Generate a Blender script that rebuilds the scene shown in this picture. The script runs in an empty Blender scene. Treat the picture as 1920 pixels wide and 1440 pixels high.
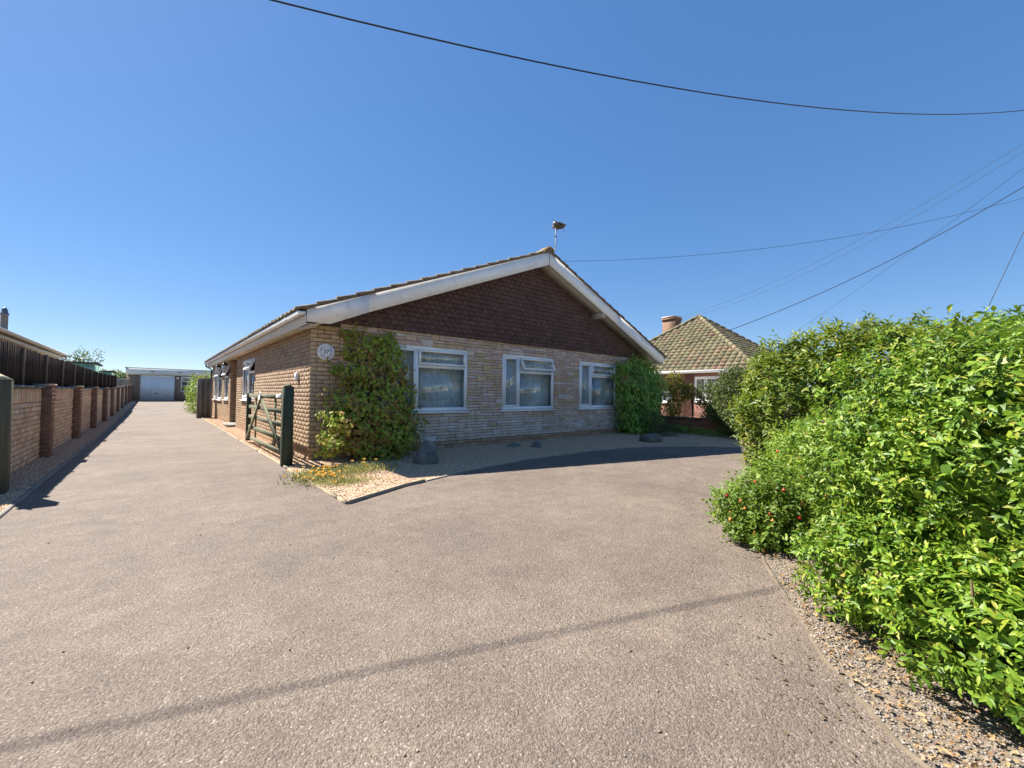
import bpy, math, random
import numpy as np
from mathutils import Matrix, Vector

rng = np.random.default_rng(7)
random.seed(7)
scene = bpy.context.scene
COL = scene.collection

# ------------------------------------------------------------------ camera
CAM = Vector((0.0, 0.0, 1.2))
R_ = (0.7557599, -0.6547556, 0.0110507)      # right
D_ = (0.0252526, 0.0122773, -0.9996057)      # down
F_ = (0.6543617, 0.7557410, 0.0258130)       # forward
cd = bpy.data.cameras.new('camera')
cam = bpy.data.objects.new('camera', cd)
COL.objects.link(cam)
m = Matrix.Identity(4)
for i in range(3):
    m[i][0] = R_[i]; m[i][1] = -D_[i]; m[i][2] = -F_[i]; m[i][3] = CAM[i]
cam.matrix_world = m
cd.sensor_fit = 'HORIZONTAL'; cd.sensor_width = 36.0
cd.lens = 771.7 / 1920 * 36
cd.clip_start = 0.05; cd.clip_end = 3000
scene.camera = cam

# ------------------------------------------------------------------ sky, sun, exposure
SX, SY = 0.40, -0.78                      # shadow shift per metre of height
sdir = Vector((-SX, -SY, 1.0)).normalized()
elev = math.asin(sdir.z); azim = math.atan2(sdir.x, sdir.y)
w = bpy.data.worlds.new('World'); scene.world = w; w.use_nodes = True
nt = w.node_tree; nt.nodes.clear()
sky = nt.nodes.new('ShaderNodeTexSky'); sky.sky_type = 'NISHITA'; sky.sun_disc = False
sky.sun_elevation = elev; sky.sun_rotation = azim
sky.altitude = 0; sky.air_density = 0.75; sky.dust_density = 0.1; sky.ozone_density = 5.0
bg = nt.nodes.new('ShaderNodeBackground'); bg.inputs[1].default_value = 0.130
wo = nt.nodes.new('ShaderNodeOutputWorld')
hs = nt.nodes.new('ShaderNodeHueSaturation'); hs.inputs['Saturation'].default_value = 1.66; hs.inputs['Hue'].default_value = 0.509
gm = nt.nodes.new('ShaderNodeGamma'); gm.inputs[1].default_value = 0.5
nt.links.new(sky.outputs[0], gm.inputs[0]); nt.links.new(gm.outputs[0], hs.inputs['Color']); nt.links.new(hs.outputs[0], bg.inputs[0]); nt.links.new(bg.outputs[0], wo.inputs[0])
sl = bpy.data.lights.new('sun', 'SUN'); sl.energy = 4.6; sl.angle = math.radians(0.53); sl.color = (1.0, 0.95, 0.87)
so = bpy.data.objects.new('sun', sl); COL.objects.link(so)
so.rotation_euler = sdir.to_track_quat('Z', 'Y').to_euler(); so.location = (-20, 45, 60)
scene.view_settings.view_transform = 'Standard'; scene.view_settings.look = 'None'
scene.view_settings.gamma = 1.0; scene.view_settings.exposure = 1.50
scene.view_settings.use_curve_mapping = False

# ------------------------------------------------------------------ helpers
def np_mesh(name, V, tris=None, quads=None, smooth=False):
    V = np.asarray(V, dtype=np.float32).reshape(-1, 3)
    t = np.zeros((0, 3), np.int32) if tris is None else np.asarray(tris, np.int32).reshape(-1, 3)
    q = np.zeros((0, 4), np.int32) if quads is None else np.asarray(quads, np.int32).reshape(-1, 4)
    me = bpy.data.meshes.new(name)
    me.vertices.add(len(V)); me.vertices.foreach_set('co', V.ravel())
    nl = t.size + q.size
    me.loops.add(nl)
    me.loops.foreach_set('vertex_index', np.concatenate([t.ravel(), q.ravel()]).astype(np.int32))
    npol = len(t) + len(q)
    me.polygons.add(npol)
    st = np.concatenate([np.arange(len(t)) * 3, t.size + np.arange(len(q)) * 4]).astype(np.int32)
    me.polygons.foreach_set('loop_start', st)
    if smooth:
        me.polygons.foreach_set('use_smooth', np.ones(npol, bool))
    me.update(calc_edges=True)
    return me

WORLD = {}        # object name -> world translation used for parenting
def link(o, parent=None, loc=None):
    COL.objects.link(o)
    if parent is not None:
        o.parent = parent
        o.matrix_parent_inverse = Matrix.Translation(-WORLD.get(parent.name, Vector((0, 0, 0))))
    if loc is not None:
        o.location = loc
        WORLD[o.name] = Vector(loc)
    return o

def obj(name, me, mat=None, parent=None, loc=None, kind=None, label=None):
    if mat is not None and len(me.materials) == 0:
        me.materials.append(mat)
    o = bpy.data.objects.new(name, me)
    link(o, parent, loc)
    if kind: o['kind'] = kind
    if label: o['label'] = label
    return o

def thing(name, label, cat, loc, group=None):
    o = bpy.data.objects.new(name, None)
    o.empty_display_size = 0.2
    link(o, None, loc)
    o['label'] = label; o['category'] = cat
    if group: o['group'] = group
    return o

def tag(o, label, cat, group=None):
    o['label'] = label; o['category'] = cat
    if group: o['group'] = group
    return o

class MB:
    """collects shapes, builds one mesh"""
    def __init__(s): s.v = []; s.t = []; s.q = []; s.n = 0
    def raw(s, V, tris=(), quads=()):
        V = [tuple(p) for p in V]
        s.t += [tuple(i + s.n for i in f) for f in tris]
        s.q += [tuple(i + s.n for i in f) for f in quads]
        s.v += V; s.n += len(V); return s
    def box(s, a, b):
        x0, y0, z0 = [min(a[i], b[i]) for i in range(3)]; x1, y1, z1 = [max(a[i], b[i]) for i in range(3)]
        return s.raw([(x0,y0,z0),(x1,y0,z0),(x1,y1,z0),(x0,y1,z0),(x0,y0,z1),(x1,y0,z1),(x1,y1,z1),(x0,y1,z1)],
                     quads=[(0,3,2,1),(4,5,6,7),(0,1,5,4),(1,2,6,5),(2,3,7,6),(3,0,4,7)])
    def bbox(s, a, b, c):
        """box with all edges chamfered"""
        x0, y0, z0 = [min(a[i], b[i]) for i in range(3)]; x1, y1, z1 = [max(a[i], b[i]) for i in range(3)]
        V = []
        for (z, k) in ((z0, c), (z0 + c, 0), (z1 - c, 0), (z1, c)):
            V += [(x0+k,y0+k,z),(x1-k,y0+k,z),(x1-k,y1-k,z),(x0+k,y1-k,z)]
        Q = [(3,2,1,0),(12,13,14,15)]
        for r in range(3):
            for i in range(4):
                j = (i+1) % 4
                Q.append((r*4+i, r*4+j, r*4+4+j, r*4+4+i))
        return s.raw(V, quads=Q)
    def prism(s, pts, axis, lo, hi):
        """polygon pts (2d) extruded along axis; convex"""
        n = len(pts)
        def mk(p, h):
            if axis == 1: return (p[0], h, p[1])
            if axis == 0: return (h, p[0], p[1])
            return (p[0], p[1], h)
        V = [mk(p, lo) for p in pts] + [mk(p, hi) for p in pts]
        T = []
        for i in range(1, n-1): T += [(0, i, i+1), (n, n+i+1, n+i)]
        Q = [(i, n+i, n+(i+1) % n, (i+1) % n) for i in range(n)]
        return s.raw(V, T, Q)
    def tube(s, P, r, n=6, cap=True):
        P = [Vector(p) for p in P]
        rr = r if isinstance(r, (list, tuple)) else [r]*len(P)
        base = s.n; V = []
        up = None
        for i, p in enumerate(P):
            d = (P[min(i+1, len(P)-1)] - P[max(i-1, 0)]).normalized()
            if up is None:
                up = d.orthogonal().normalized()
            side = d.cross(up)
            if side.length < 1e-5: side = d.orthogonal()
            side.normalize(); up = side.cross(d).normalized()
            for k in range(n):
                a = 2*math.pi*k/n
                V.append(p + (side*math.cos(a) + up*math.sin(a))*rr[i])
        Q = []
        for i in range(len(P)-1):
            for k in range(n):
                Q.append((i*n+k, i*n+(k+1) % n, (i+1)*n+(k+1) % n, (i+1)*n+k))
        T = []
        if cap:
            for i in range(1, n-1):
                T.append((0, i+1, i)); e = (len(P)-1)*n; T.append((e, e+i, e+i+1))
        return s.raw(V, T, Q)
    def beam(s, a, b, wid, thick, nrm):
        """bar from a to b; thick measured along nrm, wid across"""
        a, b, nrm = Vector(a), Vector(b), Vector(nrm).normalized()
        d = (b-a).normalized(); sd = d.cross(nrm).normalized()*wid/2; nn = nrm*thick/2
        V = [a-sd-nn, a+sd-nn, a+sd+nn, a-sd+nn, b-sd-nn, b+sd-nn, b+sd+nn, b-sd+nn]
        return s.raw(V, quads=[(0,1,2,3),(7,6,5,4),(0,4,5,1),(1,5,6,2),(2,6,7,3),(3,7,4,0)])
    def lathe(s, prof, c, n=16):
        V = []
        for (r, z) in prof:
            for k in range(n):
                a = 2*math.pi*k/n
                V.append((c[0]+r*math.cos(a), c[1]+r*math.sin(a), c[2]+z))
        Q = []
        for i in range(len(prof)-1):
            for k in range(n):
                Q.append((i*n+k, i*n+(k+1) % n, (i+1)*n+(k+1) % n, (i+1)*n+k))
        T = []
        e = (len(prof)-1)*n
        for i in range(1, n-1): T += [(0, i+1, i), (e, e+i, e+i+1)]
        return s.raw(V, T, Q)
    def mesh(s, name, smooth=False):
        return np_mesh(name, s.v, s.t, s.q, smooth)
    def build(s, name, mat, parent=None, smooth=False, **k):
        return obj(name, s.mesh(name, smooth), mat, parent, **k)

def rise(y):
    t = min(max((y-22.0)/23.0, 0), 1)
    return 0.34*t*t*(3-2*t)

# ------------------------------------------------------------------ materials
def new_mat(name):
    mt = bpy.data.materials.new(name); mt.use_nodes = True
    n = mt.node_tree; n.nodes.clear()
    out = n.nodes.new('ShaderNodeOutputMaterial'); b = n.nodes.new('ShaderNodeBsdfPrincipled')
    n.links.new(b.outputs[0], out.inputs[0])
    return mt, n, b, out

def ramp(n, fac, cols, interp='LINEAR'):
    r = n.nodes.new('ShaderNodeValToRGB'); r.color_ramp.interpolation = interp
    el = r.color_ramp.elements
    while len(el) < len(cols): el.new(0.5)
    for i, c in enumerate(cols):
        p, cc = (c if isinstance(c[1], (tuple, list)) else (i/max(1, len(cols)-1), c))
        el[i].position = p; el[i].color = (*cc, 1)
    if fac is not None: n.links.new(fac, r.inputs[0])
    return r.outputs[0]

def piece_rand(n):
    oi = n.nodes.new('ShaderNodeObjectInfo'); g = n.nodes.new('ShaderNodeNewGeometry')
    a = n.nodes.new('ShaderNodeMath'); a.operation = 'ADD'
    n.links.new(oi.outputs['Random'], a.inputs[0]); n.links.new(g.outputs['Random Per Island'], a.inputs[1])
    f = n.nodes.new('ShaderNodeMath'); f.operation = 'FRACT'; n.links.new(a.outputs[0], f.inputs[0])
    return f.outputs[0], g

def noise(n, g, scale, detail=4, rough=0.55, vec=None):
    t = n.nodes.new('ShaderNodeTexNoise'); t.inputs['Scale'].default_value = scale
    t.inputs['Detail'].default_value = detail; t.inputs['Roughness'].default_value = rough
    n.links.new(vec if vec is not None else g.outputs['Position'], t.inputs['Vector'])
    return t.outputs['Fac']

def mixc(n, a, b, fac, mode='MIX'):
    x = n.nodes.new('ShaderNodeMix'); x.data_type = 'RGBA'; x.blend_type = mode
    for s, v in ((x.inputs[6], a), (x.inputs[7], b), (x.inputs[0], fac)):
        if hasattr(v, 'links'): n.links.new(v, s)
        elif isinstance(v, (tuple, list)): s.default_value = (*v, 1)
        else: s.default_value = v
    return x.outputs[2]

def bump(n, b, h, strength, dist=0.01):
    x = n.nodes.new('ShaderNodeBump'); x.inputs['Strength'].default_value = strength
    x.inputs['Distance'].default_value = dist
    n.links.new(h, x.inputs['Height']); n.links.new(x.outputs[0], b.inputs['Normal'])

def mat_piece(name, cols, rough=0.85, nscale=9, nstr=0.3, bscale=70, bstr=0.5, bdist=0.006, stain=None, stain_scale=1.5, stain_lo=0.5, stain_hi=0.68, gain=1.0):
    mt, n, b, out = new_mat(name)
    r, g = piece_rand(n)
    c = ramp(n, r, cols)
    f = noise(n, g, nscale)
    v = ramp(n, f, [(0.3, (1-nstr,)*3), (0.7, (1+nstr,)*3)])
    c = mixc(n, c, v, 1.0, 'MULTIPLY')
    f2 = noise(n, g, nscale*7, 3)
    v2 = ramp(n, f2, [(0.25, (0.82,)*3), (0.75, (1.16,)*3)])
    c = mixc(n, c, v2, 1.0, 'MULTIPLY')
    if stain is not None:
        s = noise(n, g, stain_scale, 6, 0.65)
        k = ramp(n, s, [(stain_lo, (0, 0, 0)), (stain_hi, (0.85,)*3)])
        c = mixc(n, c, stain, k)
    if gain != 1.0: c = mixc(n, c, (gain,)*3, 1.0, 'MULTIPLY')
    n.links.new(c, b.inputs['Base Color'])
    b.inputs['Roughness'].default_value = rough
    b.inputs['Specular IOR Level'].default_value = 0.25
    bump(n, b, noise(n, g, bscale, 5, 0.65), bstr, bdist)
    return mt

def mat_plain(name, col, rough=0.6, nscale=5, nstr=0.12, bstr=0.15, bscale=60, spec=0.4, metal=0.0, dirt=None, dirt_lo=0.55, dirt_hi=0.75, dirt_scale=3.0):
    mt, n, b, out = new_mat(name)
    g = n.nodes.new('ShaderNodeNewGeometry')
    f = noise(n, g, nscale)
    v = ramp(n, f, [(0.3, tuple(x*(1-nstr) for x in col)), (0.7, tuple(min(1, x*(1+nstr)) for x in col))])
    if dirt is not None:
        s = noise(n, g, dirt_scale, 7, 0.7)
        v = mixc(n, v, dirt, ramp(n, s, [(dirt_lo, (0, 0, 0)), (dirt_hi, (0.7,)*3)]))
    n.links.new(v, b.inputs['Base Color'])
    b.inputs['Roughness'].default_value = rough; b.inputs['Metallic'].default_value = metal
    b.inputs['Specular IOR Level'].default_value = spec
    if bstr > 0: bump(n, b, noise(n, g, bscale, 4), bstr, 0.004)
    return mt

def mat_leaf(name, cols, rough=0.42, trans=0.3, spec=0.5, tcol=(0.25, 0.42, 0.05), clump=3.0, cmix=0.3, gain=0.72):
    mt, n, b, out = new_mat(name)
    r, g = piece_rand(n)
    cl = noise(n, g, clump, 3, 0.6)
    st = n.nodes.new('ShaderNodeMapRange'); st.inputs[1].default_value = 0.32; st.inputs[2].default_value = 0.68
    n.links.new(cl, st.inputs[0])
    mxv = n.nodes.new('ShaderNodeMix'); mxv.data_type = 'FLOAT'; mxv.inputs[0].default_value = cmix
    n.links.new(r, mxv.inputs[2]); n.links.new(st.outputs[0], mxv.inputs[3])
    c = ramp(n, mxv.outputs[0], cols)
    f = noise(n, g, 1.3, 2)
    v = ramp(n, f, [(0.3, (0.75*gain,)*3), (0.7, (1.25*gain,)*3)])
    c = mixc(n, c, v, 1.0, 'MULTIPLY')
    n.links.new(c, b.inputs['Base Color'])
    b.inputs['Roughness'].default_value = rough; b.inputs['Specular IOR Level'].default_value = spec
    tr = n.nodes.new('ShaderNodeBsdfTranslucent')
    tc = mixc(n, c, tcol, 0.5)
    n.links.new(tc, tr.inputs[0])
    mx = n.nodes.new('ShaderNodeMixShader'); mx.inputs[0].default_value = trans
    n.links.new(b.outputs[0], mx.inputs[1]); n.links.new(tr.outputs[0], mx.inputs[2])
    n.links.new(mx.outputs[0], out.inputs[0])
    return mt

def mat_wood(name, cols, rough=0.8, axis=2):
    mt, n, b, out = new_mat(name)
    r, g = piece_rand(n)
    mp = n.nodes.new('ShaderNodeMapping')
    sc = [40, 40, 40]; sc[axis] = 2.0
    mp.inputs['Scale'].default_value = sc
    n.links.new(g.outputs['Position'], mp.inputs['Vector'])
    f = noise(n, g, 1.0, 6, 0.65, mp.outputs[0])
    c = mixc(n, ramp(n, r, cols), ramp(n, f, [(0.3, (0.6,)*3), (0.7, (1.3,)*3)]), 1.0, 'MULTIPLY')
    n.links.new(c, b.inputs['Base Color']); b.inputs['Roughness'].default_value = rough
    b.inputs['Specular IOR Level'].default_value = 0.25
    bump(n, b, f, 0.3, 0.003)
    return mt

def mat_glass():
    mt, n, b, out = new_mat('window_glass')
    n.nodes.remove(b)
    lw = n.nodes.new('ShaderNodeLayerWeight'); lw.inputs[0].default_value = 0.5
    pw = n.nodes.new('ShaderNodeMath'); pw.operation = 'POWER'; pw.inputs[1].default_value = 5.0
    n.links.new(lw.outputs['Facing'], pw.inputs[0])
    fr = n.nodes.new('ShaderNodeMath'); fr.operation = 'MULTIPLY_ADD'; fr.inputs[1].default_value = 0.84; fr.inputs[2].default_value = 0.16
    n.links.new(pw.outputs[0], fr.inputs[0])
    tr = n.nodes.new('ShaderNodeBsdfTransparent'); tr.inputs[0].default_value = (0.9, 0.93, 0.92, 1)
    gl = n.nodes.new('ShaderNodeBsdfGlossy'); gl.inputs['Roughness'].default_value = 0.0
    g = n.nodes.new('ShaderNodeNewGeometry')
    bp = n.nodes.new('ShaderNodeBump'); bp.inputs['Strength'].default_value = 0.02; bp.inputs['Distance'].default_value = 0.012
    n.links.new(noise(n, g, 1.6, 1), bp.inputs['Height']); n.links.new(bp.outputs[0], gl.inputs['Normal'])
    mu = n.nodes.new('ShaderNodeMath'); mu.operation = 'MULTIPLY'; mu.inputs[1].default_value = 1.0
    n.links.new(fr.outputs[0], mu.inputs[0])
    mx = n.nodes.new('ShaderNodeMixShader')
    n.links.new(mu.outputs[0], mx.inputs[0]); n.links.new(tr.outputs[0], mx.inputs[1]); n.links.new(gl.outputs[0], mx.inputs[2])
    n.links.new(mx.outputs[0], out.inputs[0])
    return mt

def mat_asphalt():
    mt, n, b, out = new_mat('tarmac')
    g = n.nodes.new('ShaderNodeNewGeometry')
    def vor(scale):
        t = n.nodes.new('ShaderNodeTexVoronoi'); t.inputs['Scale'].default_value = scale
        n.links.new(g.outputs['Position'], t.inputs['Vector']); return t
    v1 = vor(150); v2 = vor(60)
    sep = n.nodes.new('ShaderNodeSeparateColor'); n.links.new(v1.outputs['Color'], sep.inputs[0])
    c = ramp(n, sep.outputs[0], [(0.0, (0.165, 0.14, 0.115)), (0.3, (0.235, 0.20, 0.162)), (0.7, (0.27, 0.23, 0.187)), (0.95, (0.33, 0.285, 0.24)), (1.0, (0.50, 0.46, 0.41))])
    # dark binder between the chippings
    gap = ramp(n, v1.outputs['Distance'], [(0.35, (1, 1, 1)), (0.8, (0.74,)*3)])
    c = mixc(n, c, gap, 1.0, 'MULTIPLY')
    big = noise(n, g, 0.55, 5, 0.6)
    c = mixc(n, c, ramp(n, big, [(0.3, (0.80, 0.79, 0.80)), (0.7, (1.16, 1.15, 1.12))]), 1.0, 'MULTIPLY')
    med = noise(n, g, 6, 4, 0.6)
    c = mixc(n, c, ramp(n, med, [(0.3, (0.9,)*3), (0.7, (1.1,)*3)]), 1.0, 'MULTIPLY')
    # rolled bands across the drive
    mp = n.nodes.new('ShaderNodeMapping'); mp.inputs['Scale'].default_value = (0.5, 2.6, 1)
    mp.inputs['Rotation'].default_value = (0, 0, 0.12)
    n.links.new(g.outputs['Position'], mp.inputs['Vector'])
    c = mixc(n, c, ramp(n, noise(n, g, 1.0, 3, 0.5, mp.outputs[0]), [(0.35, (0.95,)*3), (0.6, (1.03,)*3)]), 1.0, 'MULTIPLY')
    c = mixc(n, c, ramp(n, noise(n, g, 2.4, 5, 0.7), [(0.3, (0.86,)*3), (0.7, (1.1, 1.1, 1.09))]), 1.0, 'MULTIPLY')
    dots = vor(7.0)
    c = mixc(n, c, (0.05, 0.04, 0.035), ramp(n, dots.outputs['Distance'], [(0.035, (0.8,)*3), (0.05, (0, 0, 0))]))
    c = mixc(n, c, (0.745, 0.685, 0.665), 1.0, 'MULTIPLY')
    # old oil and damp marks
    st = noise(n, g, 1.7, 6, 0.7)
    c = mixc(n, c, (0.075, 0.066, 0.06), ramp(n, st, [(0.60, (0, 0, 0)), (0.80, (0.55,)*3)]))
    n.links.new(c, b.inputs['Base Color']); b.inputs['Roughness'].default_value = 0.8
    b.inputs['Specular IOR Level'].default_value = 0.3
    ad = n.nodes.new('ShaderNodeMath'); ad.operation = 'ADD'
    n.links.new(v1.outputs['Distance'], ad.inputs[0]); n.links.new(v2.outputs['Distance'], ad.inputs[1])
    iv = n.nodes.new('ShaderNodeMath'); iv.operation = 'MULTIPLY'; iv.inputs[1].default_value = -1
    n.links.new(ad.outputs[0], iv.inputs[0])
    bump(n, b, iv.outputs[0], 0.7, 0.006)
    return mt

def mat_stone():
    """reconstituted walling stone: ochre, pink and pale grey blocks, washed grey low down"""
    mt, n, b, out = new_mat('walling_stone')
    r, g = piece_rand(n)
    c = ramp(n, r, [(0.0, (0.47, 0.35, 0.205)), (0.2, (0.56, 0.41, 0.25)), (0.4, (0.60, 0.42, 0.335)), (0.58, (0.50, 0.345, 0.28)), (0.72, (0.56, 0.43, 0.34)), (0.86, (0.60, 0.51, 0.44)), (1.0, (0.68, 0.60, 0.53))], 'LINEAR')
    sp = n.nodes.new('ShaderNodeSeparateXYZ'); n.links.new(g.outputs['Position'], sp.inputs[0])
    a = n.nodes.new('ShaderNodeMath'); a.operation = 'ADD'
    f = noise(n, g, 1.1, 4)
    n.links.new(sp.outputs[2], a.inputs[0]); n.links.new(f, a.inputs[1])
    k = ramp(n, a.outputs[0], [(0.85, (0.75,)*3), (1.0, (0.55,)*3)])
    mr = n.nodes.new('ShaderNodeMapRange'); mr.inputs[1].default_value = 1.0; mr.inputs[2].default_value = 1.7
    mr.inputs[3].default_value = 0.62; mr.inputs[4].default_value = 0.0
    n.links.new(a.outputs[0], mr.inputs[0])
    r2 = ramp(n, r, [(0.0, (0.52, 0.42, 0.31)), (0.3, (0.63, 0.54, 0.465)), (0.6, (0.70, 0.62, 0.545)), (1.0, (0.78, 0.71, 0.635))])
    c = mixc(n, c, r2, mr.outputs[0])
    mp = n.nodes.new('ShaderNodeMapping'); mp.inputs['Scale'].default_value = (7, 7, 0.7); n.links.new(g.outputs['Position'], mp.inputs['Vector'])
    c = mixc(n, c, ramp(n, noise(n, g, 1.0, 5, 0.6, mp.outputs[0]), [(0.35, (0.88, 0.87, 0.86)), (0.55, (1.04,)*3)]), 1.0, 'MULTIPLY')
    c = mixc(n, c, ramp(n, noise(n, g, 14, 5, 0.65), [(0.3, (0.8,)*3), (0.7, (1.18,)*3)]), 1.0, 'MULTIPLY')
    n.links.new(c, b.inputs['Base Color']); b.inputs['Roughness'].default_value = 0.9
    b.inputs['Specular IOR Level'].default_value = 0.2
    bump(n, b, noise(n, g, 45, 6, 0.7), 0.7, 0.008)
    return mt

def mat_brick_tex(name, c1, c2, mortar, axis):
    mt, n, b, out = new_mat(name)
    g = n.nodes.new('ShaderNodeNewGeometry')
    sp = n.nodes.new('ShaderNodeSeparateXYZ'); n.links.new(g.outputs['Position'], sp.inputs[0])
    cb = n.nodes.new('ShaderNodeCombineXYZ')
    n.links.new(sp.outputs[axis], cb.inputs[0]); n.links.new(sp.outputs[2], cb.inputs[1])
    t = n.nodes.new('ShaderNodeTexBrick'); n.links.new(cb.outputs[0], t.inputs[0])
    t.inputs['Color1'].default_value = (*c1, 1); t.inputs['Color2'].default_value = (*c2, 1); t.inputs['Mortar'].default_value = (*mortar, 1)
    t.inputs['Scale'].default_value = 1.0; t.inputs['Mortar Size'].default_value = 0.006
    t.inputs['Brick Width'].default_value = 0.225; t.inputs['Row Height'].default_value = 0.075
    c = mixc(n, t.outputs[0], ramp(n, noise(n, g, 7), [(0.3, (0.75,)*3), (0.7, (1.25,)*3)]), 1.0, 'MULTIPLY')
    n.links.new(c, b.inputs['Base Color']); b.inputs['Roughness'].default_value = 0.9
    bump(n, b, t.outputs['Fac'], -0.5, 0.006)
    return mt

MT = {}
MT['tarmac'] = mat_asphalt()
MT['stone'] = mat_stone()
MT['glass'] = mat_glass()
MT['mortar'] = mat_plain('mortar', (0.29, 0.22, 0.155), 0.95, 12, 0.2, 0.5, 90, 0.15)
MT['mortar_grey'] = mat_plain('mortar_grey', (0.20, 0.165, 0.14), 0.95, 12, 0.2, 0.5, 90, 0.15)
MT['buff_brick'] = mat_piece('buff_brick', [(0.45, 0.30, 0.18), (0.50, 0.345, 0.215), (0.40, 0.26, 0.16), (0.53, 0.38, 0.245), (0.34, 0.23, 0.155)], 0.9, 10, 0.14, 90, 0.25, 0.003, gain=0.85)
MT['brown_brick'] = mat_piece('brown_brick', [(0.42, 0.27, 0.16), (0.50, 0.33, 0.20), (0.36, 0.23, 0.145), (0.46, 0.31, 0.20)], 0.9, 10, 0.2)
MT['quoin_brick'] = mat_piece('quoin_brick', [(0.52, 0.37, 0.20), (0.45, 0.31, 0.18), (0.56, 0.42, 0.25), (0.48, 0.345, 0.23), (0.42, 0.30, 0.215)], 0.9, 10, 0.18)
MT['pink_brick'] = mat_piece('pink_brick', [(0.60, 0.42, 0.28), (0.66, 0.51, 0.35), (0.54, 0.34, 0.235), (0.70, 0.57, 0.41), (0.48, 0.32, 0.22), (0.61, 0.48, 0.31)], 0.9, 10, 0.2, stain=(0.30, 0.25, 0.16), stain_lo=0.56, stain_hi=0.8)
MT['pier_brick'] = mat_piece('pier_brick', [(0.21, 0.125, 0.085), (0.26, 0.155, 0.105), (0.18, 0.105, 0.075), (0.24, 0.15, 0.105)], 0.9, 10, 0.2)
MT['red_brick'] = mat_piece('red_brick', [(0.36, 0.135, 0.065), (0.44, 0.18, 0.085), (0.30, 0.11, 0.06), (0.40, 0.16, 0.09)], 0.9, 10, 0.2)
MT['hung_tile'] = mat_piece('hung_tile', [(0.112, 0.066, 0.063), (0.128, 0.076, 0.071), (0.102, 0.061, 0.059), (0.140, 0.086, 0.077)], 0.8, 6, 0.14, stain=(0.15, 0.10, 0.045), stain_scale=2.6, stain_lo=0.62, stain_hi=0.9)
MT['roof_tile'] = mat_piece('roof_tile', [(0.30, 0.25, 0.185), (0.36, 0.305, 0.235), (0.25, 0.205, 0.155), (0.33, 0.28, 0.215)], 0.92, 8, 0.3, bscale=50, bstr=0.8, stain=(0.10, 0.085, 0.06), stain_scale=9, stain_lo=0.5, stain_hi=0.68, gain=0.7)
MT['ridge_tile'] = mat_piece('ridge_tile', [(0.30, 0.20, 0.10), (0.36, 0.25, 0.12), (0.26, 0.18, 0.10)], 0.92, 8, 0.3, bscale=50, bstr=0.9, stain=(0.42, 0.29, 0.07), stain_scale=8, stain_lo=0.48, stain_hi=0.62)
MT['moss_tile'] = mat_piece('moss_tile', [(0.25, 0.22, 0.125), (0.30, 0.262, 0.15), (0.21, 0.185, 0.11), (0.33, 0.28, 0.16), (0.31, 0.19, 0.13)], 0.95, 5, 0.25, bscale=40, bstr=0.9, stain=(0.27, 0.235, 0.08), stain_scale=0.9, stain_lo=0.54, stain_hi=0.85, gain=0.64)
MT['white_paint'] = mat_plain('white_paint', (0.88, 0.86, 0.84), 0.55, 4, 0.05, 0.1, 40, 0.35, dirt=(0.34, 0.34, 0.35), dirt_lo=0.54, dirt_hi=0.80, dirt_scale=5)
MT['upvc'] = mat_plain('white_upvc', (0.90, 0.90, 0.89), 0.3, 3, 0.03, 0.0, 40, 0.5)
MT['upvc_old'] = mat_plain('weathered_upvc', (0.74, 0.73, 0.70), 0.45, 3, 0.06, 0.0, 40, 0.4, dirt=(0.42, 0.38, 0.31), dirt_lo=0.55, dirt_hi=0.85)
MT['cream'] = mat_plain('cream_board', (0.55, 0.46, 0.34), 0.7, 4, 0.12, 0.1)
MT['soffit'] = mat_plain('soffit_board', (0.50, 0.44, 0.36), 0.7, 4, 0.12, 0.1)
MT['gutter_white'] = mat_plain('white_gutter', (0.80, 0.80, 0.80), 0.35, 3, 0.04, 0.0)
MT['black_metal'] = mat_plain('black_metal', (0.02, 0.02, 0.022), 0.4, 8, 0.2, 0.1)
MT['steel'] = mat_plain('grey_steel', (0.55, 0.56, 0.58), 0.35, 8, 0.1, 0.0, metal=0.9)
MT['flue'] = mat_plain('flue_steel', (0.20, 0.21, 0.23), 0.4, 8, 0.1, 0.0, metal=0.6)
MT['aerial_metal'] = mat_plain('weathered_alloy', (0.16, 0.15, 0.14), 0.5, 12, 0.25, 0.0, metal=0.3)
MT['cable'] = mat_plain('black_cable', (0.018, 0.018, 0.022), 0.6, 3, 0.1, 0.0)
MT['green_paint'] = mat_wood('green_stained_post', [(0.042, 0.056, 0.036), (0.048, 0.063, 0.04)], 0.65)
MT['gate_wood'] = mat_wood('weathered_green_wood', [(0.135, 0.138, 0.085), (0.17, 0.168, 0.108), (0.118, 0.128, 0.075)], 0.8, 1)
MT['post_wood'] = mat_wood('olive_post_wood', [(0.105, 0.10, 0.062), (0.12, 0.112, 0.07)], 0.85)
MT['post_top'] = mat_wood('bleached_post_top', [(0.42, 0.36, 0.24), (0.45, 0.39, 0.26)], 0.85)
MT['fence_board'] = mat_wood('dark_fence_board', [(0.040, 0.028, 0.022), (0.055, 0.038, 0.028), (0.032, 0.023, 0.019), (0.065, 0.047, 0.036)], 0.85)
MT['fence_post'] = mat_wood('grey_fence_post', [(0.155, 0.125, 0.09), (0.18, 0.145, 0.105)], 0.9)
MT['grey_board'] = mat_wood('silvered_board', [(0.26, 0.235, 0.21), (0.32, 0.295, 0.265), (0.21, 0.185, 0.165)], 0.9)
MT['timber_edge'] = mat_wood('timber_edging', [(0.34, 0.27, 0.18), (0.40, 0.32, 0.22)], 0.9, 0)
MT['concrete'] = mat_plain('concrete', (0.25, 0.225, 0.195), 0.9, 9, 0.2, 0.5, 80, 0.2, dirt=(0.16, 0.13, 0.09), dirt_scale=6)
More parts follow.
